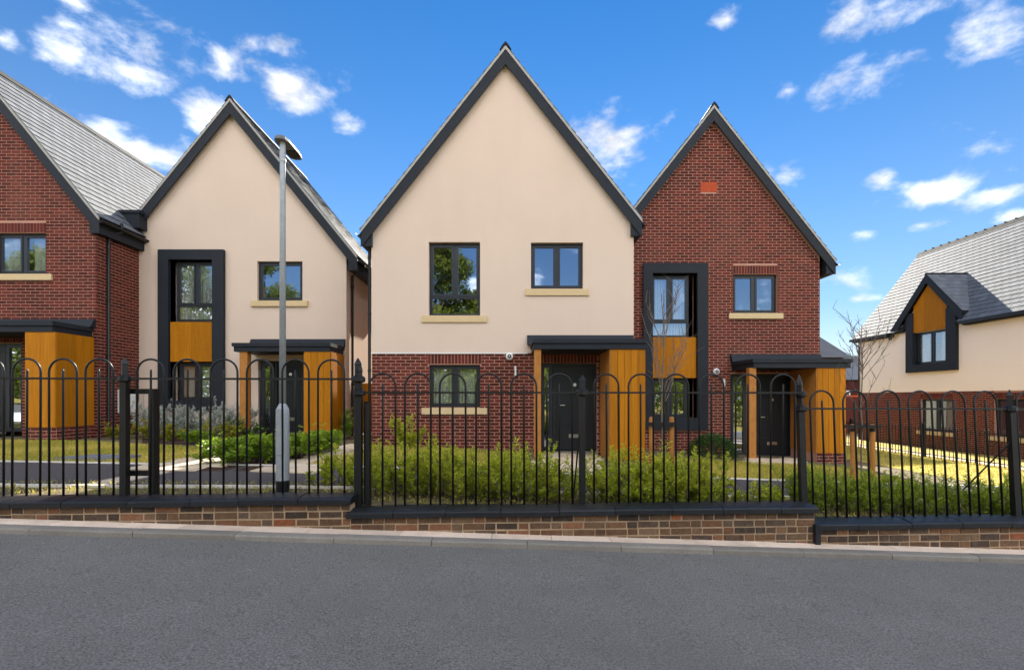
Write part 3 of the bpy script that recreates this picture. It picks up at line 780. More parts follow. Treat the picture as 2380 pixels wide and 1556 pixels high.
mb = MB(); mb.box(bx0 - .02, bx0 + .001, Yc + .07, Yf - .02, G(2.3) + .05, bz1); obj('screen_lining', mb, M_post, H3)
security_light(H3, ax(1184, Yf), az(828, Yf), Yf - .012)
mb = MB(); mb.box(ax(1196, Yf), ax(1200, Yf), Yf - .05, Yf - .008, az(872, Yf), az(850, Yf)); obj('bell_box', mb, M_white, H3)
downpipe(H3, ax(857, Yf), Yf + .06, az(565, Yf), G(-3) - .02, (ax(845, Yf), Yf - .02, az(535, Yf)))

# ------------------------------------------------------------------ house 4: red brick gable to its right
Yf = 13.62
H4 = thing('brick_house', 'red brick house with steep gable and two orange vent bricks', 'house', (5.5, Yf, G(5.5)))
x0, x1 = ax(1440, Yf), ax(1905, Yf); xa4, za4 = ax(1660, Yf - .15), az(243, Yf - .15); s4 = 1.27
xr = ax(1943, Yf - .15); xl = 2 * xa4 - xr; base = G(6) - .15; rl = roofline(xa4, za4, s4, .25)
so = (ax(1493, Yf), ax(1642, Yf), az(998, Yf), az(613, Yf)); si = (ax(1515, Yf), ax(1618, Yf), az(970, Yf), az(636, Yf))
dr = (ax(1697, Yf), ax(1842, Yf), base - 1, az(868, Yf))
wr = (ax(1704, Yf), ax(1807, Yf), az(727, Yf), az(637, Yf))
ze = min(rl(x0), rl(x1)) - .01
w4 = face_wall(H4, 'wall', M_mortar, Yf, x0, x1, base, ze, [si, dr, wr], [(x0, ze), (x1, ze), (x1, rl(x1)), (xa4, rl(xa4)), (x0, rl(x0))])
vent = (ax(1628, Yf), ax(1665, Yf), az(446, Yf), az(424, Yf))
sold4 = (wr[0], wr[1], wr[3], wr[3] + .235)
def span4(z):
    q = (za4 - .40 - z) / s4
    return (max(x0, xa4 - q), min(x1, xa4 + q)) if z > ze - .3 else (x0, x1)
lay_bricks(w4, Yf, base, za4 - .5, span4, [so, dr, wr, vent, sold4], phase=.02)
soldiers(w4, sold4[0], sold4[1], sold4[2] + .12, Yf)
for q in (0, 1):
    a = vent[0] + q * .225; mb = MB(); mb.box(a, a + .215, Yf - .012, Yf + .004, vent[2], vent[3])
    v = obj('air_vent', mb, M_terra, H4)
    for j in range(5):
        m = MB(); m.box(a + .02, a + .195, Yf - .016, Yf - .0125, vent[2] + .03 + j * .042, vent[2] + .05 + j * .042); obj('louvre', m, M_terra, v)
shell(H4, x0, x1, Yf + .28, Yf + 8.5, base, ze - .02, M_mortar, rl(xa4), xa4)
roof(H4, xa4, za4, xl, xr, s4, Yf - .15, Yf + 8.6)
surround(H4, *so, si[0], si[1], si[2], si[3], Yf)
zp0, zp1 = az(878, Yf), az(783, Yf)
window(H4, si[0], si[1] - .17, zp1, si[3] - .03, Yf, low=.42, sill=False, setback=.10, curtain=.48)
boards(H4, 'timber_panel', si[0] + .01, si[1] - .01, Yf - .04, Yf + .06, zp0, zp1 - .005, .6)
window(H4, si[0] + .02, si[1] - .2, si[2], zp0 - .01, Yf, sill=False, setback=.12)
window(H4, *wr, Yf, sw=.13)
front_door(H4, ax(1762, Yf), ax(1836, Yf), az(1060, Yf), az(873, Yf), Yf, side=(ax(1700, Yf), ax(1738, Yf)))
Yc = Yf - 1.25
canopy(H4, ax(1750, Yc), ax(1983, Yc), Yf, Yc, az(833, Yc), az(854, Yc), ax(1697, Yf), x1, az(823, Yf), post=(ax(1742, Yc) + .03, ax(1758, Yc) + .03), zg=G(6.5) - .05)
bx0, bx1 = ax(1903, Yc), ax(1969, Yc); bz1 = az(854, Yc) - .003
boards(H4, 'timber_screen', bx0, bx1, Yc + .06, Yf + .4, az(1053, Yc), bz1)
mb = MB(); mb.box(bx0 - .002, bx1 + .002, Yc + .08, Yf - .01, base - .2, az(1053, Yc) - .003); pl = obj('screen_plinth', mb, M_mortar, H4)
lay_bricks(pl, Yc + .08, base - .1, az(1053, Yc) - .003, lambda z: (bx0, bx1), [], 40)
boards(H4, 'timber_screen', bx1 - .001, bx1 + .02, Yc + .08, Yf + .4, az(1053, Yc), bz1, side=True)
mb = MB(); mb.box(bx0 - .02, bx0 + .001, Yc + .07, Yf - .02, az(1053, Yc), bz1); obj('screen_lining', mb, M_post, H4)
security_light(H4, ax(1663, Yf), az(863, Yf), Yf - .012)
mb = MB(); mb.box(ax(1680, Yf), ax(1684, Yf), Yf - .05, Yf - .008, az(897, Yf), az(880, Yf)); obj('bell_box', mb, M_white, H4)

# ------------------------------------------------------------------ house 2: cream house left of the middle
Yf = 13.26
H2 = thing('rendered_house', 'cream rendered house behind the street lamp with dark framed two-storey window', 'house', (-7, Yf, G(-7)))
x0, x1 = ax(322, Yf), ax(805, Yf); xa2, za2 = ax(534, Yf - .15), az(227, Yf - .15); s2 = 1.235
xr = ax(830, Yf - .15); xl = 2 * xa2 - xr; base = G(-7) - .15; rl = roofline(xa2, za2, s2, .25)
so = (ax(373, Yf), ax(524, Yf), az(952, Yf), az(582, Yf)); si = (ax(397, Yf), ax(498, Yf), az(930, Yf), az(605, Yf))
dr = (ax(600, Yf), ax(708, Yf), base - 1, az(838, Yf)); wr = (ax(598, Yf), ax(703, Yf), az(698, Yf), az(607, Yf))
ze = min(rl(x0), rl(x1)) - .01
face_wall(H2, 'wall', M_render, Yf, x0, x1, base, ze, [si, dr, wr], [(x0, ze), (x1, ze), (x1, rl(x1)), (xa2, rl(xa2)), (x0, rl(x0))])
shell(H2, x0, x1, Yf + .28, Yf + 4.5, base, ze - .02, M_render, rl(xa2), xa2)
roof(H2, xa2, za2, xl, xr, s2, Yf - .15, Yf + 4.6)
surround(H2, *so, si[0], si[1], si[2], si[3], Yf)
zp0, zp1 = az(840, Yf), az(750, Yf)
window(H2, si[0] + .1, si[1], zp1 + .05, si[3] - .02, Yf, low=.42, sill=False, setback=.10, curtain=.47)
boards(H2, 'timber_panel', si[0] + .01, si[1] - .01, Yf - .04, Yf + .06, zp0, zp1 + .02, .6)
window(H2, si[0] + .15, si[1], si[2], zp0 - .02, Yf, sill=False, setback=.12, curtain=.42)
window(H2, *wr, Yf, cols=1, sw=.15)
front_door(H2, ax(640, Yf), ax(704, Yf), az(1004, Yf), az(845, Yf), Yf, side=(ax(603, Yf), ax(632, Yf)))
Yc = Yf - 1.04
canopy(H2, ax(538, Yc), ax(768, Yc), Yf, Yc, az(796, Yc), az(816, Yc), ax(585, Yf), x1 - .02, az(788, Yf), post=(ax(553, Yc), ax(571, Yc)), zg=G(-6.5) - .05)
bx0, bx1 = ax(705, Yc), ax(766, Yc); bz1 = az(816, Yc) - .003
boards(H2, 'timber_screen', bx0, bx1, Yc + .05, Yf - .02, az(1008, Yc), bz1)
boards(H2, 'timber_screen', bx1 - .001, bx1 + .02, Yc + .07, Yf - .02, az(1008, Yc), bz1, side=True)
mb = MB(); mb.box(bx0 - .002, bx1 + .002, Yc + .08, Yf - .01, base - .2, az(1008, Yc) - .003); pl = obj('screen_plinth', mb, M_mortar, H2)
lay_bricks(pl, Yc + .08, base - .1, az(1008, Yc) - .003, lambda z: (bx0, bx1), [], 40)
mb = MB(); mb.box(bx0 - .02, bx0 + .001, Yc + .07, Yf - .02, az(1008, Yc), bz1); obj('screen_lining', mb, M_post, H2)
downpipe(H2, x1 + .05, Yf + .35, az(640, Yf + .3), G(-4.3) - .02, (xr + .05, Yf + .3, az(605, Yf)))
mb = MB(); mb.box(x1 + .002, x1 + .05, Yf + 3.0, Yf + 3.18, az(830, Yf + 3), az(806, Yf + 3)); obj('boiler_vent', mb, M_white, H2)

# ------------------------------------------------------------------ house 1: brick house at the left edge
Yf = 11.92
H1 = thing('brick_house', 'red brick house cut off by the left edge of the picture', 'house', (-12.7, Yf, G(-12)))
x1 = -9.75; xa1, za1 = -12.68, CZ + 8.04; s1 = 1.234; xr = -9.58; xl = 2 * xa1 - xr; x0 = 2 * xa1 - x1; base = G(-11) - .2; rl = roofline(xa1, za1, s1, .25)
wl_ = (ax(-12, Yf), ax(108, Yf), az(636, Yf), az(541, Yf)); dr = (ax(-60, Yf), ax(52, Yf), base - 1, az(797, Yf))
ze = min(rl(x0), rl(x1)) - .01
w1 = face_wall(H1, 'wall', M_mortar, Yf, x0, x1, base, ze, [wl_, dr], [(x0, ze), (x1, ze), (x1, rl(x1)), (xa1, rl(xa1)), (x0, rl(x0))])
sold1 = (wl_[0], wl_[1], wl_[3], wl_[3] + .235)
soldd = (dr[0], dr[1], dr[3], dr[3] + .235)
def span1(z):
    q = (za1 - .40 - z) / s1
    return (max(x0, xa1 - q, -12.9), min(x1, xa1 + q)) if z > ze - .3 else (max(x0, -12.9), x1)
lay_bricks(w1, Yf, base, za1 - .5, span1, [wl_, dr, sold1, soldd], phase=.07)
soldiers(w1, sold1[0], sold1[1], sold1[2] + .12, Yf); soldiers(w1, soldd[0], soldd[1], soldd[2] + .12, Yf)
shell(H1, x0, x1, Yf + .28, Yf + 9.0, base, ze - .02, M_mortar, rl(xa1), xa1)
sw_ = MB(); sw_.box(x1 - .02, x1 + .001, Yf + .0, Yf + 1.6, base, ze); side = obj('side_face', sw_, M_mortar, H1)
lay_bricks(side, 0, base, ze, lambda z: (Yf - .008, Yf + 1.45), [], 0, side=x1 + .001)
roof(H1, xa1, za1, xl, xr, s1, Yf - .15, Yf + 9.1, limit=300, slates=1)
window(H1, *wl_, Yf, curtain=.34)
front_door(H1, ax(-50, Yf), ax(-2, Yf), az(1003, Yf), az(802, Yf), Yf, side=(ax(-1, Yf) + .06, ax(50, Yf)))
Yc = 10.85
canopy(H1, ax(-160, Yc), ax(122, Yc), Yf, Yc, az(745, Yc), az(770, Yc), ax(-160, Yf), x1 - .02, az(742, Yf))
bx0, bx1 = ax(53, Yc), ax(125, Yc) - .02; bz1 = az(770, Yc) - .003; pz = az(993, Yc)
boards(H1, 'timber_screen', bx0, bx1, Yc + .05, Yf - .02, pz, bz1, .3)
boards(H1, 'timber_screen', bx1 - .001, bx1 + .02, Yc + .052, Yf - .02, pz, bz1, .5, side=True)
mb = MB(); mb.box(bx0 - .002, bx1 + .002, Yc + .08, Yf - .01, base - .2, pz - .003); pl = obj('screen_plinth', mb, M_mortar, H1)
lay_bricks(pl, Yc + .08, base - .1, pz - .003, lambda z: (bx0, bx1), [], 60)
lay_bricks(pl, 0, base - .1, pz - .003, lambda z: (Yc + .09, Yf - .02), [], 0, side=bx1 + .002)
mb = MB(); mb.box(bx0 - .02, bx0 + .001, Yc + .07, Yf - .02, pz, bz1); obj('screen_lining', mb, M_post, H1)
downpipe(H1, x1 + .06, Yf + .28, az(545, Yf + .28), G(-9.7) - .02, (x1 + .2, Yf + .5, az(520, Yf + .5)))
mb = MB(); mb.box(x1 + .004, x1 + .10, Yf + .62, Yf + 1.12, az(958, Yf + .9), az(905, Yf + .9)); o = obj('meter_cupboard', mb, M_white, H1)
m = MB(); m.box(x1 + .101, x1 + .106, Yf + .66, Yf + 1.08, az(954, Yf + .9), az(909, Yf + .9)); obj('cupboard_door', m, M_white, o)
# lead-lined box gutter where the two roofs meet
mb = MB(); mb.box(ax(280, 13.0), ax(326, 13.0), 12.95, 13.25, az(530, 13.0), az(494, 13.0)); mb.box(ax(276, 13.0), ax(330, 13.0), 12.92, 13.25, az(497, 13.0) + .003, az(490, 13.0)); obj('box_gutter', mb, M_anth, H2)

# ------------------------------------------------------------------ house 5: far right, side on, with a wall dormer
X5 = 17.3
H5 = thing('rendered_house', 'far right house with long slate roof and timber gabled dormer window', 'house', (X5, 20, 0), -math.pi / 2, local=True)
def uy(d): return 20 - X5 * 1180 / (d - 1190)
fl5 = CZ - 2.15; ze5 = CZ + 2.92; zb5 = CZ + .27; u0, u1 = -5.3, 8.0
wA = (uy(2140), uy(2214), CZ - 1.35, CZ - .02); wBn = (uy(2311), uy(2311) + 1.25, CZ - 1.35, CZ - .02); dz = (-1.75, -.07, CZ + 1.40, CZ + 2.78)
w5 = face_wall(H5, 'wall', M_mortar, 0, u0, u1, fl5, zb5, [wA, wBn])
s5w = [(w_[0], w_[1], w_[3], w_[3] + .235) for w_ in (wA, wBn)]
lay_bricks(w5, 0, fl5, zb5 - .004, lambda z: (u0, 5.0), [wA, wBn] + s5w)
for q in s5w: soldiers(w5, q[0], q[1], q[2] + .12, 0)
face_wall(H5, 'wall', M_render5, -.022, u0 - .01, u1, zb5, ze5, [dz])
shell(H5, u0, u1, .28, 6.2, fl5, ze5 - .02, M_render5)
# main roof runs along the wall: build it in the gable frame and turn it
n5 = 1.31; eX, eZ, rX, rZ = -.25, CZ + 2.95, 3.1, CZ + 7.2
Ls = math.hypot(rX - eX, rZ - eZ); uxx, uzz = (rX - eX) / Ls, (rZ - eZ) / Ls; nX, nZ = -uzz, uxx
mb = MB()
def rp(u, d, l): return (u, eX + uxx * d + nX * l, eZ + uzz * d + nZ * l)
for sg in (0, 1):
    def q_(u, d, l, sg=sg):
        p = rp(u, d, l); return p if sg == 0 else (p[0], 2 * rX - p[1], p[2])
    mb = MB()
    for ua, ub, da_, db_ in (((u0 - .15, -2.2, 0, 1.0), (.45, u1 + .1, 0, 1.0), (u0 - .15, u1 + .1, 1.0, Ls)) if sg == 0 else ((u0 - .15, u1 + .1, 0, Ls),)):
        mb.hexa([q_(ua, da_, -.14), q_(ub, da_, -.14), q_(ub, db_, -.14), q_(ua, db_, -.14), q_(ua, da_, -.01), q_(ub, da_, -.01), q_(ub, db_, -.01), q_(ua, db_, -.01)])
    deck = obj('roof', mb, M_roofdeck, H5)
    if sg: continue
    e, w = .225, .30; run = MB(); th = .010; cnt = 0
    ms = MB(); a, b = .021, .002
    def pl_(u, d, l): return (u, uxx * d + nX * l, uzz * d + nZ * l)
    ms.hexa([pl_(0, 0, a - th), pl_(w - .012, 0, a - th), pl_(w - .012, e + .05, b - th), pl_(0, e + .05, b - th), pl_(0, 0, a), pl_(w - .012, 0, a), pl_(w - .012, e + .05, b), pl_(0, e + .05, b)])
    sm = ms.mesh('slate'); fixn(sm); sm.materials.append(M_slate)
    for r_ in range(int(Ls / e) + 1):
        d0 = r_ * e - .03; d1 = min(d0 + e + .05, Ls); u = u0 - .16 - (w / 2 if r_ % 2 else 0)
        while u < u1:
            a0, a1 = max(u, u0 - .16) + .006, min(u + w, u1) - .006
            hw = (CZ + 5.12 - (eZ + uzz * d1)) / 1.06 - .12
            if hw > 0 and a0 > -.93 - hw and a1 < -.93 + hw: u += w; continue
            full = a1 - a0 > w - .0125 and d1 - d0 > e + .049
            if full and cnt < 300 and 1.0 < u < 5.2 :
                p = rp(a0, d0, R.uniform(0, .003)); inst('slate', sm, deck, p); cnt += 1
            elif a1 - a0 > .04:
                run.cur = R.random(); j = R.uniform(0, .003)
                run.hexa([rp(a0, d0, a - th + j), rp(a1, d0, a - th + j), rp(a1, d1, b - th), rp(a0, d1, b - th), rp(a0, d0, a + j), rp(a1, d0, a + j), rp(a1, d1, b), rp(a0, d1, b)])
            u += w
    obj('slating', run, M_slate_s, deck, attr=True, kind='stuff')
u = u0 - .16
while u < u1:
    mb = MB(); mb.hexa([(u, rX - .14, rZ - .14), (u + .44, rX - .14, rZ - .14), (u + .44, rX + .14, rZ - .14), (u, rX + .14, rZ - .14), (u, rX - .05, rZ + .06), (u + .44, rX - .05, rZ + .06), (u + .44, rX + .05, rZ + .06), (u, rX + .05, rZ + .06)])
    t_ = obj('ridge_tile', mb, M_ridge, H5)
    m = MB(); m.box(u + .425, u + .455, rX - .06, rX + .06, rZ + .03, rZ + .09); obj('ridge_clip', m, M_ridge, t_); u += .45
mb = MB(); mb.prism([(u0, ze5), (u0 + .25, ze5), (u0 + .25, ze5 + .01), (u0, ze5 + .01)], 0, 6.2)
mb.face([(u0, 0, ze5), (u0, 6.2, ze5), (u0, rX, rZ - .2)]); obj('gable_end', mb, M_render, H5)
for a_, b_ in ((u0 - .2, -2.95), (.72, u1)):
    g = MB(); g.box(a_, b_, -.37, -.26, ze5 - .11, ze5 - .0); obj('gutter', g, M_black, H5)
    g = MB(); g.box(a_ + .05, b_, -.255, -.02, ze5 - .16, ze5 - .03); obj('soffit_box', g, M_anth, H5)
downpipe(H5, u0 + .1, -.08, ze5 - .35, fl5, (u0 + .1, -.3, ze5 - .1))
# dormer
da, dza, dl, dr_ = -.93, CZ + 5.12, -3.0, .75; ds = (dza - ze5) / (da - dl)
so = (-2.12, .37, CZ + 1.10, CZ + 3.9)
mb = MB(); yo, yi = -.16, .2
mb.box(-2.12, -1.74, yo, yi, CZ + 1.10, CZ + 3.65); mb.box(-.08, .37, yo, yi, CZ + 1.10, CZ + 3.55); mb.box(-1.74, -.08, yo, yi, CZ + 1.10, CZ + 1.42)
obj('window_surround', mb, M_anth, H5)
zt_ = CZ + 2.79
pz_ = lambda u: dza - .36 - ds * abs(u - da)
pan = MB(); pan.prism([(-1.74, zt_), (-.08, zt_), (-.08, pz_(-.08)), (da, pz_(da)), (-1.74, pz_(-1.74))], -.085, .1); tp = obj('timber_panel', pan, M_roofdeck, H5)
for q in range(3):
    a = -1.74 + q * .553; b = a + .549; pts = [(a, zt_), (b, zt_), (b, pz_(b))] + ([(da, pz_(da))] if a < da < b else []) + [(a, pz_(a))]
    m = MB(); m.prism(pts, -.105, -.084); obj('board', m, M_timber, tp)
window(H5, -1.74, -.08, CZ + 1.43, CZ + 2.77, -.10, sill=False, setback=.14, curtain=.3)
mb = MB(); mb.prism([(-2.1, ze5), (.35, ze5), (.35, pz_(.35)), (da, pz_(da)), (-2.1, pz_(-2.1))], -.02, 1.9); obj('dormer_cheek', mb, M_render, H5)
nd = math.hypot(1, ds)
for sg, ue in ((-1, dl), (1, dr_)):
    zed = dza - ds * abs(ue - da)
    mb = MB(); mb.prism([(da, dza), (ue, zed), (ue, zed - .09 * nd), (da, dza - .09 * nd)], -.22, 1.75 if True else 0); dd_ = obj('dormer_roof', mb, M_roofdeck, H5)
    Ld = abs(ue - da) * nd; run = MB()
    ux_, uz_ = (da - ue) / Ld, (dza - zed) / Ld; nx_, nz_ = sg * ds / nd, 1 / nd
    dp = lambda d, l, y: (ue + ux_ * d + nx_ * l, y, zed + uz_ * d + nz_ * l)
    for r_ in range(int(Ld / .245) + 1):
        d0 = r_ * .245 - .02; d1 = min(Ld, d0 + .29); y = -.24 - (.15 if r_ % 2 else 0)
        while y < 1.7:
            ya, yb = max(y, -.24) + .003, min(y + .3, 1.75) - .003
            if yb - ya > .03 and d1 > d0:
                m = MB(); m.hexa([dp(d0, .007, ya), dp(d0, .007, yb), dp(d1, -.003, yb), dp(d1, -.003, ya), dp(d0, .017, ya), dp(d0, .017, yb), dp(d1, .007, yb), dp(d1, .007, ya)]); obj('slate', m, M_slate, dd_)
            y += .3
    mb = MB(); mb.prism([(da, dza - .02), (ue, zed - .02), (ue, zed - .30), (ue - sg * .12, zed - .30), (da, dza - .36)], -.245, -.20); obj('barge_board', mb, M_anth, H5)
mb = MB(); mb.tube([(da, -.25, dza + .005), (da, 1.75, dza + .005)], .05, 8); obj('ridge_roll', mb, M_anth, H5)
mb = MB(); mb.tube([(dr_ - .05, .02, ze5 + .08), (da + .05, 1.68, dza - .02)], .05, 6); obj('valley_lead', mb, M_anth, H5)
window(H5, *wA, 0, curtain=.3); window(H5, *wBn, 0)

# ------------------------------------------------------------------ buildings farther back
def back_house(name, label, x0, x1, y0, y1, zg, ze, zr, m, hip=True):
    h = thing(name, label, 'house', ((x0 + x1) / 2, y0, zg))
    mb = MB(); mb.box(x0, x1, y0, y1, zg - .5, ze); obj('wall', mb, m, h)
    ym, d = (y0 + y1) / 2, (y1 - y0) / 2; o = .25
    mb = MB(); A = [(x0 - o, y0 - o, ze), (x1 + o, y0 - o, ze), (x1 + o, y1 + o, ze), (x0 - o, y1 + o, ze)]; q = d if hip else 0
    r0, r1 = (x0 - o + q, ym, zr), (x1 + o - q, ym, zr)
    mb.face([A[0], A[1], r1, r0]); mb.face([A[2], A[3], r0, r1]); mb.face([A[1], A[2], r1]); mb.face([A[3], A[0], r0]); mb.face(A[::-1])
    obj('roof', mb, M_slate_s, h, attr=True)
    return h
bh = back_house('outbuilding', 'grey hipped slate roof showing behind the right brick house', 6.0, ax(1972, 20) - .25, 20, 25.5, G(12), az(830, 19.8), az(830, 19.8) + 3.2, M_brick_s)
hd = back_house('brick_terrace', 'distant red brick terrace seen past the far right house', 24, 40, 46, 54, G(22), az(882, 46), az(882, 46) + 2.5, M_brick_s)
for q in (27.0, 29.5, 32, 35):
    m = MB(); m.box(q, q + 1.1, 45.93, 45.999, CZ - .6, CZ + .7); f = obj('window', m, M_white, hd)
    m = MB(); m.box(q + .1, q + 1.0, 45.92, 45.929, CZ - .5, CZ + .6); obj('pane', m, M_glass, f)
gw = thing('garden_wall', 'red brick garden wall beyond the low railings', 'wall', (22, 33, G(22)))
mb = MB(); mb.box(18, 26, 33, 33.25, G(22) - .3, CZ + .1); obj('wall', mb, M_brick_s, gw); mb = MB(); mb.box(17.95, 26.05, 32.97, 33.28, CZ + .1, CZ + .18); obj('coping', mb, M_terra, gw)
# timber gate in the gap between the two cream houses
tg = thing('timber_gate', 'orange timber side gate in the gap between the cream houses', 'gate', (-3.75, 14.2, G(-3.75)))
zg = G(-3.75)
for k in range(8):
    m = MB(); m.box(-4.28 + k * .133, -4.28 + k * .133 + .128, 14.2, 14.22, zg + .06, az(892, 14.2)); obj('board', m, M_timber, tg)
for q in (.35, 1.35):
    m = MB(); m.box(-4.28, -3.22, 14.225, 14.27, zg + q, zg + q + .1); obj('brace', m, M_post, tg)

# ------------------------------------------------------------------ paths, lawns, beds
def sheet(name, poly, lift, m, label, cat, kind='structure', st=.5):
    return tag(obj(name, drape(poly, lift, st), m), label, cat, kind=kind)
ne = lambda x: 6.5 + .16 * x if x > -5 else 6.5 + .16 * -5 - .0 * x
fe = lambda x: 8.15 + .13 * x if x > -5 else 8.15 + .13 * -5
pxs = [-16, -5] + [-5 + i for i in range(1, 16)]
walk = [(x, ne(x)) for x in pxs] + [(x, fe(x)) for x in reversed(pxs)]
wk = sheet('asphalt_footpath', walk, .012, M_path, 'dark asphalt footpath edged in pale stone behind the railings', 'path')
OFF[wk] = (0, 0, 0)
for fn, sg in ((ne, -1), (fe, 1)):
    x = -9.0
    while x < 9.5:
        a, b = x, x + .9; ya, yb = fn(a), fn(b); q = .055 * sg
        m = MB(); lo, hi = (q, 0) if sg < 0 else (0, q)
        m.hexa([(a, ya + lo, G(a) - .05), (b - .006, yb + lo, G(b) - .05), (b - .006, yb + hi, G(b) - .05), (a, ya + hi, G(a) - .05), (a, ya + lo, G(a) + .03), (b - .006, yb + lo, G(b) + .03), (b - .006, yb + hi, G(b) + .03), (a, ya + hi, G(a) + .03)])
        obj('edging_stone', m, M_edging, wk); x += .9
def slabs(par, poly, lift, w=.45, l=.45):
    """paving flags clipped to a polygon by centre"""
    def inside(x, y):
        c = False
        for k in range(len(poly)):
            (xa, ya), (xb, yb) = poly[k], poly[(k + 1) % len(poly)]
            if (ya > y) != (yb > y) and x < (xb - xa) * (y - ya) / (yb - ya) + xa: c = not c
        return c
    xs = [p[0] for p in poly]; ys = [p[1] for p in poly]; i = 0; y = min(ys)
    while y < max(ys):
        x = min(xs) - (w / 2 if i % 2 else 0)
        while x < max(xs):
            if inside(x + w / 2, y + l / 2):
                a, b, c, d = x + .004, x + w - .004, y + .004, y + l - .004; j = R.uniform(0, .003)
                m = MB(); m.hexa([(a, c, G(a) - .01), (b, c, G(b) - .01), (b, d, G(b) - .01), (a, d, G(a) - .01), (a, c, G(a) + lift + j), (b, c, G(b) + lift + j), (b, d, G(b) + lift + j), (a, d, G(a) + lift + j)])
                obj('flag', m, M_buff, par)
            x += w
        y += l; i += 1
def path(label, pix, cat='path'):
    poly = [gp(*p) for p in pix]
    o = sheet('garden_path', poly, .016, M_buff, label, cat); slabs(o, poly, .026); return o
path('pale buff path curving from the lawn corner past the planted bed', [(330, 1094), (372, 1079), (492, 1058), (560, 1042), (612, 1032), (640, 1036), (560, 1060), (510, 1079), (453, 1097)])
path('sunlit buff path leading to the timber side gate', [(589, 1098), (765, 1049), (812, 1032), (858, 1032), (823, 1051), (742, 1084), (735, 1100)])
path('short buff path to the black front door of the tall cream house', [(1283, 1054), (1392, 1054), (1378, 1098), (1240, 1098)])
path('buff step area before the right brick house door', [(1735, 1066), (1860, 1066), (1850, 1078), (1745, 1078)])
H5p = [(13.3, 9.5), (14.3, 9.5), (14.3, 26), (13.3, 26)]
o = sheet('garden_path', H5p, .016, M_buff, 'sunlit pale path running past the far right house', 'path'); slabs(o, H5p, .026, .5, .6)
bedp = [gp(*p) for p in [(455, 1096), (588, 1096), (764, 1050), (800, 1036), (700, 1012), (610, 1036), (512, 1079)]]
sheet('planting_bed', bedp, .012, M_mulch, 'bark mulch bed between the two buff paths', 'bed')
bed2 = [gp(*p) for p in [(330, 1030), (560, 1036), (600, 1030), (600, 1012), (330, 1012)]]
sheet('planting_bed', bed2, .010, M_mulch, 'dark bed along the front of the left cream house', 'bed')
lawnL = [(-16, fe(-16) + .06), (-5.2, fe(-5.2) + .06)] + [gp(*p) for p in [(368, 1080), (490, 1059), (540, 1045), (330, 1034)]] + [(-9.2, 10.9), (-16, 10.9)]
sheet('lawn', lawnL, .014, M_lawnbase, 'patchy lawn in front of the left houses', 'lawn')
lawnR = [(2.6, fe(2.6) + .06), (7.4, fe(7.4) + .06), (7.4, 11.6), (2.9, 11.6)]
sheet('lawn', lawnR, .014, M_lawnbase, 'small lawn before the right brick house', 'lawn')
lawnM = [(-3.2, fe(-3) + .06), (.2, fe(0) + .06), (.35, 11.2), (-3.1, 11.2)]
sheet('lawn', lawnM, .014, M_lawnbase, 'lawn strip behind the hedge under the ground floor window', 'lawn')
lawnF = [(9.0, 9), (13.28, 9), (13.28, 27), (9.0, 27)]
sheet('lawn', lawnF, .010, M_lawnbase, 'bright sunlit lawn between the right brick house and the far house', 'lawn')
lawnG = [(14.32, 9), (17.2, 9), (17.2, 27), (14.32, 27)]
sheet('lawn', lawnG, .010, M_lawnbase, 'sunlit grass strip along the far right house wall', 'lawn')
def blades(name, poly, dens, h, label):
    xs = [p[0] for p in poly]; ys = [p[1] for p in poly]; n = int((max(xs) - min(xs)) * (max(ys) - min(ys)) * dens)
    X = rng.uniform(min(xs), max(xs), n); Y = rng.uniform(min(ys), max(ys), n); ins = np.zeros(n, bool)
    for k in range(len(poly)):
        (xa, ya), (xb, yb) = poly[k], poly[(k + 1) % len(poly)]
        if ya == yb: continue
        ins ^= ((ya > Y) != (yb > Y)) & (X < (xb - xa) * (Y - ya) / (yb - ya) + xa)
    X, Y = X[ins], Y[ins]; n = len(X); Z = np.array([G(x) for x in X]) + .012
    a = rng.uniform(0, 6.28, n); hh = h * rng.uniform(.5, 1.3, n); w = .007; lx, ly = rng.normal(0, .5, n) * hh, rng.normal(0, .5, n) * hh
    V = np.empty((n, 3, 3)); V[:, 0] = np.c_[X - np.cos(a) * w, Y - np.sin(a) * w, Z]; V[:, 1] = np.c_[X + np.cos(a) * w, Y + np.sin(a) * w, Z]; V[:, 2] = np.c_[X + lx, Y + ly, Z + hh]
    patch = .5 + .5 * np.sin(X * 2.1 + np.sin(Y * 1.7) * 1.3)
    me = tri_mesh(name, V, np.clip(patch * .5 + rng.uniform(0, .5, n), 0, 1)); me.materials.append(M_grass)
    o = bpy.data.objects.new(name, me); COL.objects.link(o); tag(o, label, 'grass', kind='stuff')
def tri_mesh(name, V, r, per=1):
    """V (n,3,3) loose triangles; r one value per leaf"""
    n = len(V); me = bpy.data.meshes.new(name); me.vertices.add(n * 3); me.vertices.foreach_set('co', V.astype(np.float32).ravel())
    me.loops.add(n * 3); me.loops.foreach_set('vertex_index', np.arange(n * 3, dtype=np.int32))
    me.polygons.add(n); me.polygons.foreach_set('loop_start', np.arange(0, n * 3, 3, dtype=np.int32))
    at_ = me.attributes.new('rnd', 'FLOAT', 'FACE'); at_.data.foreach_set('value', np.repeat(r, per).astype(np.float32)); me.update(calc_edges=True); return me
blades('lawn_grass', lawnL, 1500, .04, 'short patchy grass on the left lawn'); blades('lawn_grass', lawnR, 1500, .04, 'short grass before the right brick house')
blades('lawn_grass', lawnM, 1200, .045, 'short grass under the ground floor window of the tall house'); blades('lawn_grass', lawnF, 260, .05, 'sunlit grass beside the low garden railings')
strip = [(x, Yw(x) + .3) for x in (-8, 8)] + [(x, ne(x) - .06) for x in (8, -8)]
blades('verge_grass', strip, 350, .035, 'thin grass growing behind the boundary wall')

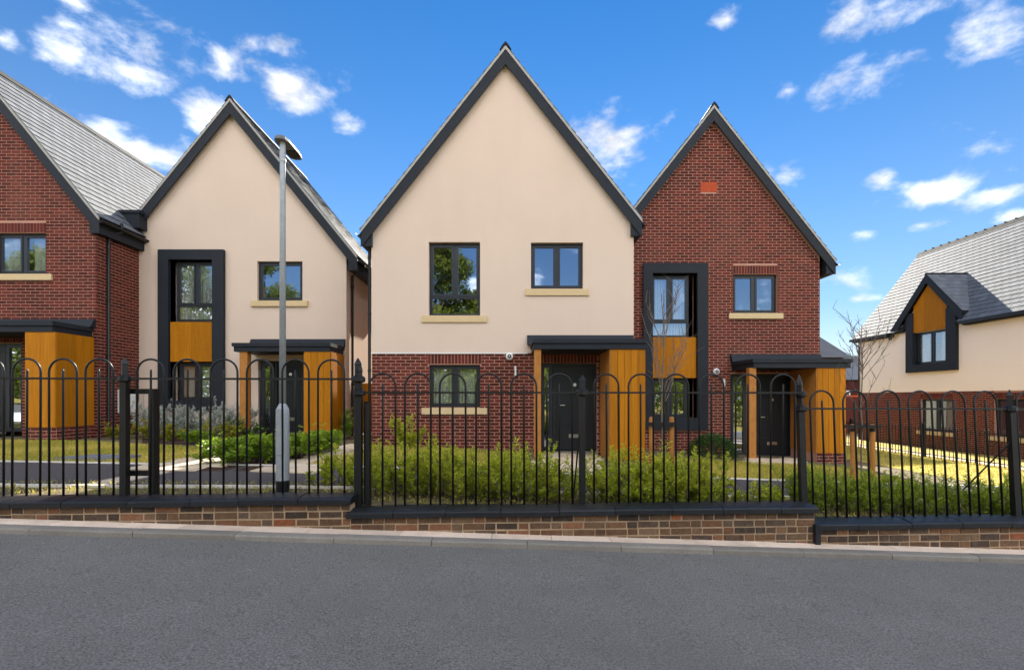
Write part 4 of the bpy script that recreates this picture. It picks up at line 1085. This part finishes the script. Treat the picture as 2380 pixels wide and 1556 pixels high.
# ------------------------------------------------------------------ planting
def leaves(P0, D, ln, wd, r, fold=.35):
    """folded lance-shaped leaves: P0 (n,3) base, D (n,3) unit direction; two triangles each"""
    n = len(P0); up = rng.normal(0, .6, (n, 3)) + np.array([0, 0, 1]); S = np.cross(D, up); S /= np.linalg.norm(S, axis=1)[:, None] + 1e-9; U = np.cross(S, D)
    ln = ln[:, None]; wd = wd[:, None]
    tip = P0 + D * ln - U * ln * .12; mid = P0 + D * ln * .45; a = mid + S * wd + U * wd * fold; b = mid - S * wd + U * wd * fold
    V = np.empty((n, 2, 3, 3)); V[:, 0, 0] = P0; V[:, 0, 1] = a; V[:, 0, 2] = tip; V[:, 1, 0] = P0; V[:, 1, 1] = tip; V[:, 1, 2] = b
    return V.reshape(n * 2, 3, 3)
def unit(v): return v / (np.linalg.norm(v, axis=1)[:, None] + 1e-9)
def shrub_meshes(nm, h, r, nst, per, ln, wd, m, spread=.5, low=.12, up=.55, tone=(.15, .85), side=3):
    """upright stems with side shoots and leaves all along them"""
    V = []; Rv = []; stem = MB()
    for s in range(nst):
        a = rng.uniform(0, 6.28); q = math.sqrt(rng.uniform(0, 1)); b = np.array([math.cos(a) * r * q * .55, math.sin(a) * r * q * .55, 0])
        hs_ = h * rng.choice([rng.uniform(.5, .9), rng.uniform(.85, 1.15)], p=[.75, .25]) * (1 - .22 * q); top = b + np.array([math.cos(a) * r * q * spread + rng.normal(0, .05), math.sin(a) * r * q * spread + rng.normal(0, .05), hs_])
        lean = rng.normal(0, .06, 3) * h; lean[2] = 0
        axes = [(b, top, lean, 1.0)]
        for _ in range(side):
            t = rng.uniform(.25, .8); p = b + (top - b) * t + lean * 4 * t * (1 - t); aa = rng.uniform(0, 6.28); l = hs_ * rng.uniform(.2, .4)
            axes.append((p, p + np.array([math.cos(aa) * l * .55, math.sin(aa) * l * .55, l * .8]), lean * .3, .6))
        for (p0, p1, le, wt) in axes:
            k = max(5, int(per * wt)); t = rng.uniform(low if wt == 1 else .1, 1, k) ** .85
            C = p0 + (p1 - p0) * t[:, None] + le * (4 * t * (1 - t))[:, None]
            az_ = rng.uniform(0, 6.28, k); D = unit(np.c_[np.cos(az_), np.sin(az_), up + rng.normal(0, .35, k)])
            sz = rng.uniform(.6, 1.25, k) * (1 - .35 * t)
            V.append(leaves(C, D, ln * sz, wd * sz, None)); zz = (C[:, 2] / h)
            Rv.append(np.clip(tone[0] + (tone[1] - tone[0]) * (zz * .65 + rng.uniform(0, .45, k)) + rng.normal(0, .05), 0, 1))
            pts = [tuple(p0 + (p1 - p0) * t_ + le * 4 * t_ * (1 - t_)) for t_ in (0, .33, .66, 1)]
            stem.tube(pts, [.006 * wt, .005 * wt, .004 * wt, .002], 3, False)
    me = tri_mesh(nm, np.concatenate(V), np.concatenate(Rv), 2); me.materials.append(m)
    sm = stem.mesh('stems'); sm.materials.append(M_twig); return me, sm
def plant(name, label, cat, x, y, meshes, rz=0, sc=1, group=None, dz=0, szv=None):
    t = thing(name, label, cat, (x, y, G(x) + dz), rz, group)
    for nm, me in zip(('foliage', 'stems'), meshes):
        o = bpy.data.objects.new(nm, me); COL.objects.link(o); o.parent = t; o.scale = (sc, sc, szv or sc)
    return t
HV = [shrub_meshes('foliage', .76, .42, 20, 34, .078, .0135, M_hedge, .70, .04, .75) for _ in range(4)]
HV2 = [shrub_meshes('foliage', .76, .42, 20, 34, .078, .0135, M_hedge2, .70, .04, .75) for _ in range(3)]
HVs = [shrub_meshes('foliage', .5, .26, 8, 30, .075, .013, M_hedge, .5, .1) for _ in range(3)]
ORD = ('leftmost', 'second', 'third', 'fourth', 'fifth', 'sixth', 'seventh', 'eighth', 'ninth', 'tenth')
def hedge_row(ds, Y, vs, sc, group, label, seed):
    rr = random.Random(seed)
    for i, d in enumerate(ds):
        y = Y + rr.uniform(-.08, .1); plant('hedge_shrub', label % (ORD[i] if i == 0 else 'rightmost' if i == len(ds) - 1 else ORD[i] + ' from the left'), 'shrub', ax(d, y), y, vs[i % len(vs)], rr.uniform(0, 6.28), sc * rr.uniform(.9, 1.08), group)
g1 = 'hedge shrubs left of the middle railing post'; g2 = 'hedge shrubs right of the middle railing post'; g3 = 'low sparse hedge shrubs'; g4 = 'hedge shrubs behind the leaning railing'
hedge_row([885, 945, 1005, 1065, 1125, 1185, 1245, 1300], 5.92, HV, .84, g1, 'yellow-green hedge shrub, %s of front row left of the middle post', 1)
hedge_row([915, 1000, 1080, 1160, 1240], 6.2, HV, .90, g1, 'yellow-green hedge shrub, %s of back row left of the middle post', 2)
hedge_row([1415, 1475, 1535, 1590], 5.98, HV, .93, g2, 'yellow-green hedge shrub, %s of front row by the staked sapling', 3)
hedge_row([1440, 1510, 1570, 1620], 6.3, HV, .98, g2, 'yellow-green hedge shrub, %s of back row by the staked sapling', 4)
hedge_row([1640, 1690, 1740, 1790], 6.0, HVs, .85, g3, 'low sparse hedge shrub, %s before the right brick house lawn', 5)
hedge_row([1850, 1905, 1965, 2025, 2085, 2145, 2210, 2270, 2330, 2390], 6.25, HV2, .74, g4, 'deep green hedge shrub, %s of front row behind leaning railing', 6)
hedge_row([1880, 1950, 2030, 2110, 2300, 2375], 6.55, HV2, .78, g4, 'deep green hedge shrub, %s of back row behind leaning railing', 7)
plant('hedge_shrub', 'thin yellow-green shrub left of the doubled railing posts', 'shrub', ax(800, 6.3), 6.3, HVs[0], 1, 1.05)
plant('hedge_shrub', 'lone wispy shrub just right of the street lamp base', 'shrub', ax(752, 6.2), 6.2, HVs[1], 2, 1.0)
big = shrub_meshes('foliage', .8, .45, 22, 90, .05, .010, M_silver, .7, .05, .3)
plant('silver_shrub', 'grey-green bush against the brick under the ground floor window', 'shrub', ax(950, 10.9), 10.9, shrub_meshes('foliage', .78, .45, 16, 70, .07, .014, M_hedge, .7, .05), 0, 1)
for i, (d, lb) in enumerate([(375, 'silver-leaved shrub at the left end of the bed below the dark framed window'), (425, 'silver-leaved shrub second along the bed below the dark framed window'), (475, 'silver-leaved shrub under the right jamb of the dark framed window'), (522, 'silver-leaved shrub beside the timber porch post')]):
    plant('silver_shrub', lb, 'shrub', ax(d, 12.3), 12.3 + (i % 2) * .15, big, i * 1.3, 1.3 - .08 * (i % 2), 'silver shrubs')
dk = shrub_meshes('foliage', .6, .4, 18, 60, .05, .012, M_dark, .7, .05, .3)
ol = shrub_meshes('foliage', .5, .35, 14, 40, .08, .02, M_olive, .7, .1, .3)
br = shrub_meshes('foliage', .5, .36, 15, 22, .15, .030, M_bright, .8, .1, .35, side=2)
plant('dark_shrub', 'dark green shrub right of the silver bushes by the porch post', 'shrub', ax(572, 11.6), 11.6, dk, 0, 1.1)
plant('olive_shrub', 'olive shrub with reddish tips left of the silver bushes', 'shrub', ax(360, 11.6), 11.6, ol, 0, 1)
plant('olive_shrub', 'small olive plant in front of the silver bushes', 'shrub', ax(400, 11.3), 11.3, ol, 2, .8)
plant('olive_shrub', 'olive shrub between the silver bushes and the dark shrub', 'shrub', ax(530, 11.3), 11.3, ol, 4, 1.15)
plant('olive_shrub', 'yellow-green plant at the brick corner by the downpipe', 'shrub', ax(275, 11.6), 11.6, ol, 1, .85)
for i, (d, y, sc, lb) in enumerate([(520, 7.75, .95, 'bright broad-leaved shrub at the left tip of the mulch bed'), (565, 7.9, 1.05, 'bright broad-leaved shrub second from the tip of the mulch bed'), (607, 8.1, 1.1, 'bright broad-leaved shrub left of the lamp column'),
                               (690, 8.7, 1.1, 'bright broad-leaved shrub right of the lamp column'), (722, 9.2, 1.1, 'bright broad-leaved shrub before the timber porch screen'), (752, 9.7, 1.05, 'last broad-leaved shrub beside the path to the side gate'), (650, 8.6, 1.0, 'bright broad-leaved shrub half hidden behind the lamp column')]):
    plant('laurel_shrub', lb, 'shrub', ax(d, y), y, br, i * 1.1, sc, 'broad-leaved shrubs in the mulch bed')
plant('laurel_shrub', 'low bright clump in front of the silver bushes', 'shrub', ax(460, 10.6), 10.6, br, 2, .75)
plant('climber', 'leafy plant at the corner of the left cream house by its downpipe', 'shrub', ax(812, 12.6), 12.6, shrub_meshes('foliage', .8, .25, 10, 50, .07, .018, M_bright, .5, .1), 0, 1)
rd = []; pts = []
for _ in range(5200):
    v = rng.normal(0, 1, 3); v /= np.linalg.norm(v); v[2] = abs(v[2]) * .9; q = rng.uniform(.55, 1) ** .5 * (1 + .08 * math.sin(v[0] * 9 + v[1] * 7)); pts.append(v * q * np.array([.58, .5, .62])); rd.append(v + rng.normal(0, .5, 3))
pts = np.array(pts); D_ = unit(np.array(rd)); nn = len(pts)
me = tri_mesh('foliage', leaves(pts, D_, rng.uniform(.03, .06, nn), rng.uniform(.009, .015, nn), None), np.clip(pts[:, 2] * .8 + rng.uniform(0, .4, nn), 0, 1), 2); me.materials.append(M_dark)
t = thing('round_shrub', 'rounded dark green shrub under the right brick house window surround', 'shrub', (ax(1655, 12.6), 12.6, G(5)))
o = bpy.data.objects.new('foliage', me); COL.objects.link(o); o.parent = t
sm = MB(); sm.tube([(0, 0, -.05), (.02, 0, .3)], .02, 5); o = bpy.data.objects.new('stems', sm.mesh('stems')); o.data.materials.append(M_twig); COL.objects.link(o); o.parent = t

# saplings with stakes
def sapling(label, x, y, h, seed, branches, spread):
    rr = random.Random(seed); t = thing('sapling', label, 'tree', (x, y, G(x))); z0 = G(x)
    tr = MB(); pts = [(x + rr.uniform(-.02, .02) * (i > 0), y, z0 - .05 + h * i / 8) for i in range(9)]
    tr.tube(pts, [.014 * (1 - .8 * i / 8) + .002 for i in range(9)], 7); trunk = obj('trunk', tr, M_twig, t, smooth=True)
    for b in range(branches):
        f = rr.uniform(.42, .92); p = Vector((x, y, z0 + h * f)); a = rr.uniform(0, 6.28); l = h * rr.uniform(.18, .34) * (1.25 - f * .5)
        mb = MB(); q = p.copy(); d = Vector((math.cos(a) * spread, math.sin(a) * spread, .8)).normalized(); P_ = [q.copy()]; tw = []
        for k in range(5):
            d = (d + Vector((rr.uniform(-.2, .2), rr.uniform(-.2, .2), rr.uniform(0, .16)))).normalized(); q = q + d * l / 5; P_.append(q.copy())
            if k > 0: tw.append((q.copy(), d.copy()))
        mb.tube(P_, [.0065, .0055, .0046, .0038, .003, .0016], 5)
        for q, d in tw:
            for _ in range(rr.choice((1, 2))):
                e = (d + Vector((rr.uniform(-.9, .9), rr.uniform(-.9, .9), rr.uniform(-.1, .6)))).normalized(); ll = l * rr.uniform(.15, .4)
                mb.tube([q, q + e * ll * .5 + Vector((0, 0, .01)), q + e * ll], [.004, .003, .0018], 4)
        obj('branch', mb, M_twig, t)
    return t
sapling('thin bare sapling between two timber stakes before the timber panel', ax(1541, 6.6), 6.6, 2.75, 4, 15, .42)
sapling('thin bare sapling at the corner of the right brick house against the sky', ax(2003, 8.4), 8.4, 2.75, 9, 20, .62)
def stake(label, x, y, zt, w=.032):
    t = thing('tree_stake', label, 'stake', (x, y, G(x))); m = MB(); m.tube([(x, y, G(x) - .1), (x, y, zt - .04), (x, y, zt)], [w, w, w * .8], 10); p = obj('stake_post', m, M_post, t)
    m = MB(); m.tube([(x, y, zt - .12), (x, y, zt - .07)], w + .006, 10); obj('tie_band', m, M_black, t); return t
ys = 6.62
stake('left timber stake of the sapling near the middle railing post', ax(1514, ys), ys, az(968, ys)); stake('right timber stake of the sapling near the middle railing post', ax(1561, ys), ys, az(968, ys))
ys = 8.4
stake('left timber stake of the sapling at the right', ax(1982, ys), ys, az(985, ys), .04); stake('right timber stake of the sapling at the right', ax(2028, ys), ys, az(985, ys), .04)
for lb, a, b, y, z in (('black rubber strap tying the sapling to its stakes by the hedge', ax(1514, 6.58), ax(1561, 6.58), 6.58, az(985, 6.58)), ('dark cross bar between the stakes at the right', ax(1970, 8.34), ax(2040, 8.34), 8.34, az(990, 8.34))):
    m = MB(); m.box(a - .05, b + .05, y - .025, y - .003, z - .025, z + .025)
    tag(obj('tree_tie', m, M_black, loc=((a + b) / 2, y, z)), lb, 'strap')

# low garden railings by the far house
gr = thing('garden_railing', 'low black railings round the sunlit lawn of the far right house', 'railing', (12.9, 16.5, G(13)))
zr_ = G(13); y = 12.6
lowb = bar_mesh(1.0, .011); k = 0
while y < 23:
    inst('bar', lowb, gr, (12.9, y, zr_)); y += .14; k += 1
for zz in (.12, .9):
    m = MB(); m.box(12.885, 12.915, 12.6, 23, zr_ + zz - .012, zr_ + zz + .012); obj('rail', m, M_iron, gr)
for y in (12.6, 15.9, 19.3, 23):
    m = MB(); m.box(12.86, 12.94, y - .04, y + .04, zr_ - .05, zr_ + 1.08); obj('post', m, M_iron, gr)
# slate-grey inspection cover in the lawn
cx, cy = gp(228, 1068)
m = MB(); m.hexa([(cx - .5, cy - .22, G(cx - .5) - .02), (cx + .42, cy - .18, G(cx + .42) - .02), (cx + .5, cy + .25, G(cx + .5) - .02), (cx - .25, cy + .28, G(cx - .25) - .02), (cx - .5, cy - .22, G(cx - .5) + .055), (cx + .42, cy - .18, G(cx + .42) + .055), (cx + .5, cy + .25, G(cx + .5) + .06), (cx - .25, cy + .28, G(cx - .25) + .06)])
tag(obj('inspection_cover', m, M_slatecover, loc=(cx, cy, G(cx))), 'grey drain cover set in the left lawn', 'cover')

# ------------------------------------------------------------------ street lamp
lx, ly = ax(657, 5.68), 5.68; lz = G(lx)
lamp = thing('street_lamp', 'tall galvanised street lamp with thick base and flat head', 'street lamp', (lx, ly, lz))
zs = az(950, ly)
m = MB(); m.lathe((lx, ly, lz - .1), [(.071, 0), (.071, zs - lz + .1 - .04), (.066, zs - lz + .1), (.036, zs - lz + .16)], 24); b_ = obj('column_base', m, M_galv, lamp, smooth=False)
m = MB(); m.lathe((lx, ly, lz - .02), [(.0725, 0), (.0725, az(1115, ly) - lz + .02)], 24); obj('black_sleeve', m, M_black, b_)
m = MB(); m.box(lx - .04, lx + .04, ly - .083, ly - .066, lz + .45, lz + .95); obj('service_door', m, M_galv, b_)
zt = az(326, ly)
m = MB(); m.lathe((lx, ly, zs), [(.036, 0), (.030, zt - .25 - zs), (.030, zt - .24 - zs)], 20); obj('column', m, M_galv, lamp, smooth=True)
m = MB(); m.lathe((lx, ly, zt - .245), [(.036, 0), (.036, .02), (.033, .03), (.031, .22)], 18); obj('spigot', m, M_galv, lamp)
hd_ = MB(); w = .085
out_ = [(-.05, -.13), (.05, -.13), (.10, -.09), (.125, 0), (.125, .32), (.105, .47), (.05, .52), (-.05, .52), (-.105, .47), (-.125, .32), (-.125, 0), (-.10, -.09)]
lo = [(lx + a * .62, ly + b * .80, zt - .028) for a, b in out_]; hi = [(lx + a * .54, ly + b * .77, zt + .010) for a, b in out_]
nn = len(lo); hd_.face(lo[::-1]); hd_.face(hi)
for k in range(nn): hd_.face([lo[k], lo[(k + 1) % nn], hi[(k + 1) % nn], hi[k]])
he = obj('lamp_head', hd_, M_slatecover, lamp)
m = MB(); m.box(lx - .065, lx + .065, ly + .17, ly + .36, zt - .037, zt - .0305); obj('led_panel', m, M_frame, he)

# ------------------------------------------------------------------ trees across the road, mirrored in the windows
def tree(label, x, y, h, r, seed):
    rg = np.random.default_rng(seed); z0 = P(x); t = thing('broadleaf_tree', label, 'tree', (x, y, z0), 0, 'trees across the road')
    m = MB(); m.tube([(x, y, z0 - .1), (x + .1, y, z0 + h * .25), (x, y + .1, z0 + h * .5), (x, y, z0 + h * .8)], [.32, .25, .17, .05], 9); obj('trunk', m, M_bark, t, smooth=True)
    m = MB(); cl = []
    for k in range(26):
        a = rg.uniform(0, 6.28); f = rg.uniform(.3, 1.0); q = r * rg.uniform(.35, .95) * math.sin(math.pi * min(.95, f * .78 + .12)); c = np.array([x + math.cos(a) * q, y + math.sin(a) * q, z0 + h * f * .96]); cl.append(c)
        m.tube([(x, y, z0 + h * f * .55), tuple((np.array([x, y, z0 + h * f * .65]) + c) / 2), tuple(c)], [.08, .05, .015], 5)
    obj('limb', m, M_bark, t)
    Ps = []; Rs = []
    for c in cl:
        n = 640; v = rg.normal(0, 1, (n, 3)); v = unit(v) * (rg.uniform(0, 1, n) ** .45)[:, None] * np.array([1.25, 1.25, .95]) * r * .30; Ps.append(c + v); Rs.append(np.clip(.45 + v[:, 2] / r + rg.normal(0, .18, n), 0, 1))
    Pp = np.concatenate(Ps) - np.array([x, y, z0]); n = len(Pp)
    me = tri_mesh('crown', leaves(Pp, unit(rg.normal(0, 1, (n, 3))), rg.uniform(.14, .26, n), rg.uniform(.06, .1, n), None), np.concatenate(Rs), 2); me.materials.append(M_tree)
    o = bpy.data.objects.new('crown', me); COL.objects.link(o); o.parent = t
tree('tall tree across the road mirrored in the tall cream house window', -5.9, -13, 14.0, 3.1, 1)
tree('shorter tree across the road mirrored low in the tall cream house window', -2.4, -14.5, 9.2, 2.3, 5)
tree('tree across the road mirrored in the left cream house single window', -20.3, -15, 12.6, 3.5, 2)
tree('tree across the road mirrored in the dark framed window', -27, -15, 11.0, 3.3, 6)
tree('tree across the road mirrored in the left brick house window', -36, -15, 12.0, 3.2, 3)
tree('low tree across the road opposite the right brick house', 23, -17, 9.5, 3.2, 4)
hg = thing('roadside_hedge', 'tall dark hedge across the road mirrored in the lower windows', 'hedge', (0, -10, P(0)))
n = 34000; hx = rng.uniform(-42, 42, n); top = 3.0 + .4 * np.sin(hx * .7) + .35 * np.sin(hx * 2.3 + 1); hzv = rng.uniform(0, 1, n) ** .8 * top; hy = rng.uniform(-.8, .8, n) * (1 - .4 * hzv / top) + .2 * np.sin(hx * 1.9)
gz_ = np.array([P(q) for q in hx]) - P(0)
me = tri_mesh('foliage', leaves(np.c_[hx, hy, hzv + gz_], unit(rng.normal(0, 1, (n, 3)) + np.array([0, .6, .3])), rng.uniform(.16, .3, n), rng.uniform(.06, .11, n), None), np.clip(.25 + .4 * hzv / top + rng.normal(0, .15, n), 0, 1), 2); me.materials.append(M_tree)
o = bpy.data.objects.new('foliage', me); COL.objects.link(o); o.parent = hg
m = MB()
for q in range(-41, 42, 2): m.tube([(q, -10, P(q) - .05), (q + .1, -10, P(q) + 2.2)], [.06, .02], 5)
obj('stems', m, M_bark, hg)
fw = []; n = 30000; fx = rng.uniform(-130, 130, n); ft = 7.0 + 2.0 * np.sin(fx * .21) + 1.4 * np.sin(fx * .57 + 2) + .8 * np.sin(fx * 1.3); fz = rng.uniform(0, 1, n) ** .75 * ft; fy = -46 + rng.normal(0, 1.6, n)  # unseen tree belt, added to cover the bright horizon in the window reflections
me = tri_mesh('added_wood', leaves(np.c_[fx, fy, fz + P(0)], unit(rng.normal(0, 1, (n, 3)) + np.array([0, .5, .3])), rng.uniform(.7, 1.2, n), rng.uniform(.28, .45, n), None), np.clip(.2 + .5 * fz / ft + rng.normal(0, .15, n), 0, 1), 2); me.materials.append(M_tree)
o = bpy.data.objects.new('added_wood', me); COL.objects.link(o); tag(o, 'unseen belt of trees added far behind the viewer, mirrored in the glass', 'wood', kind='stuff')
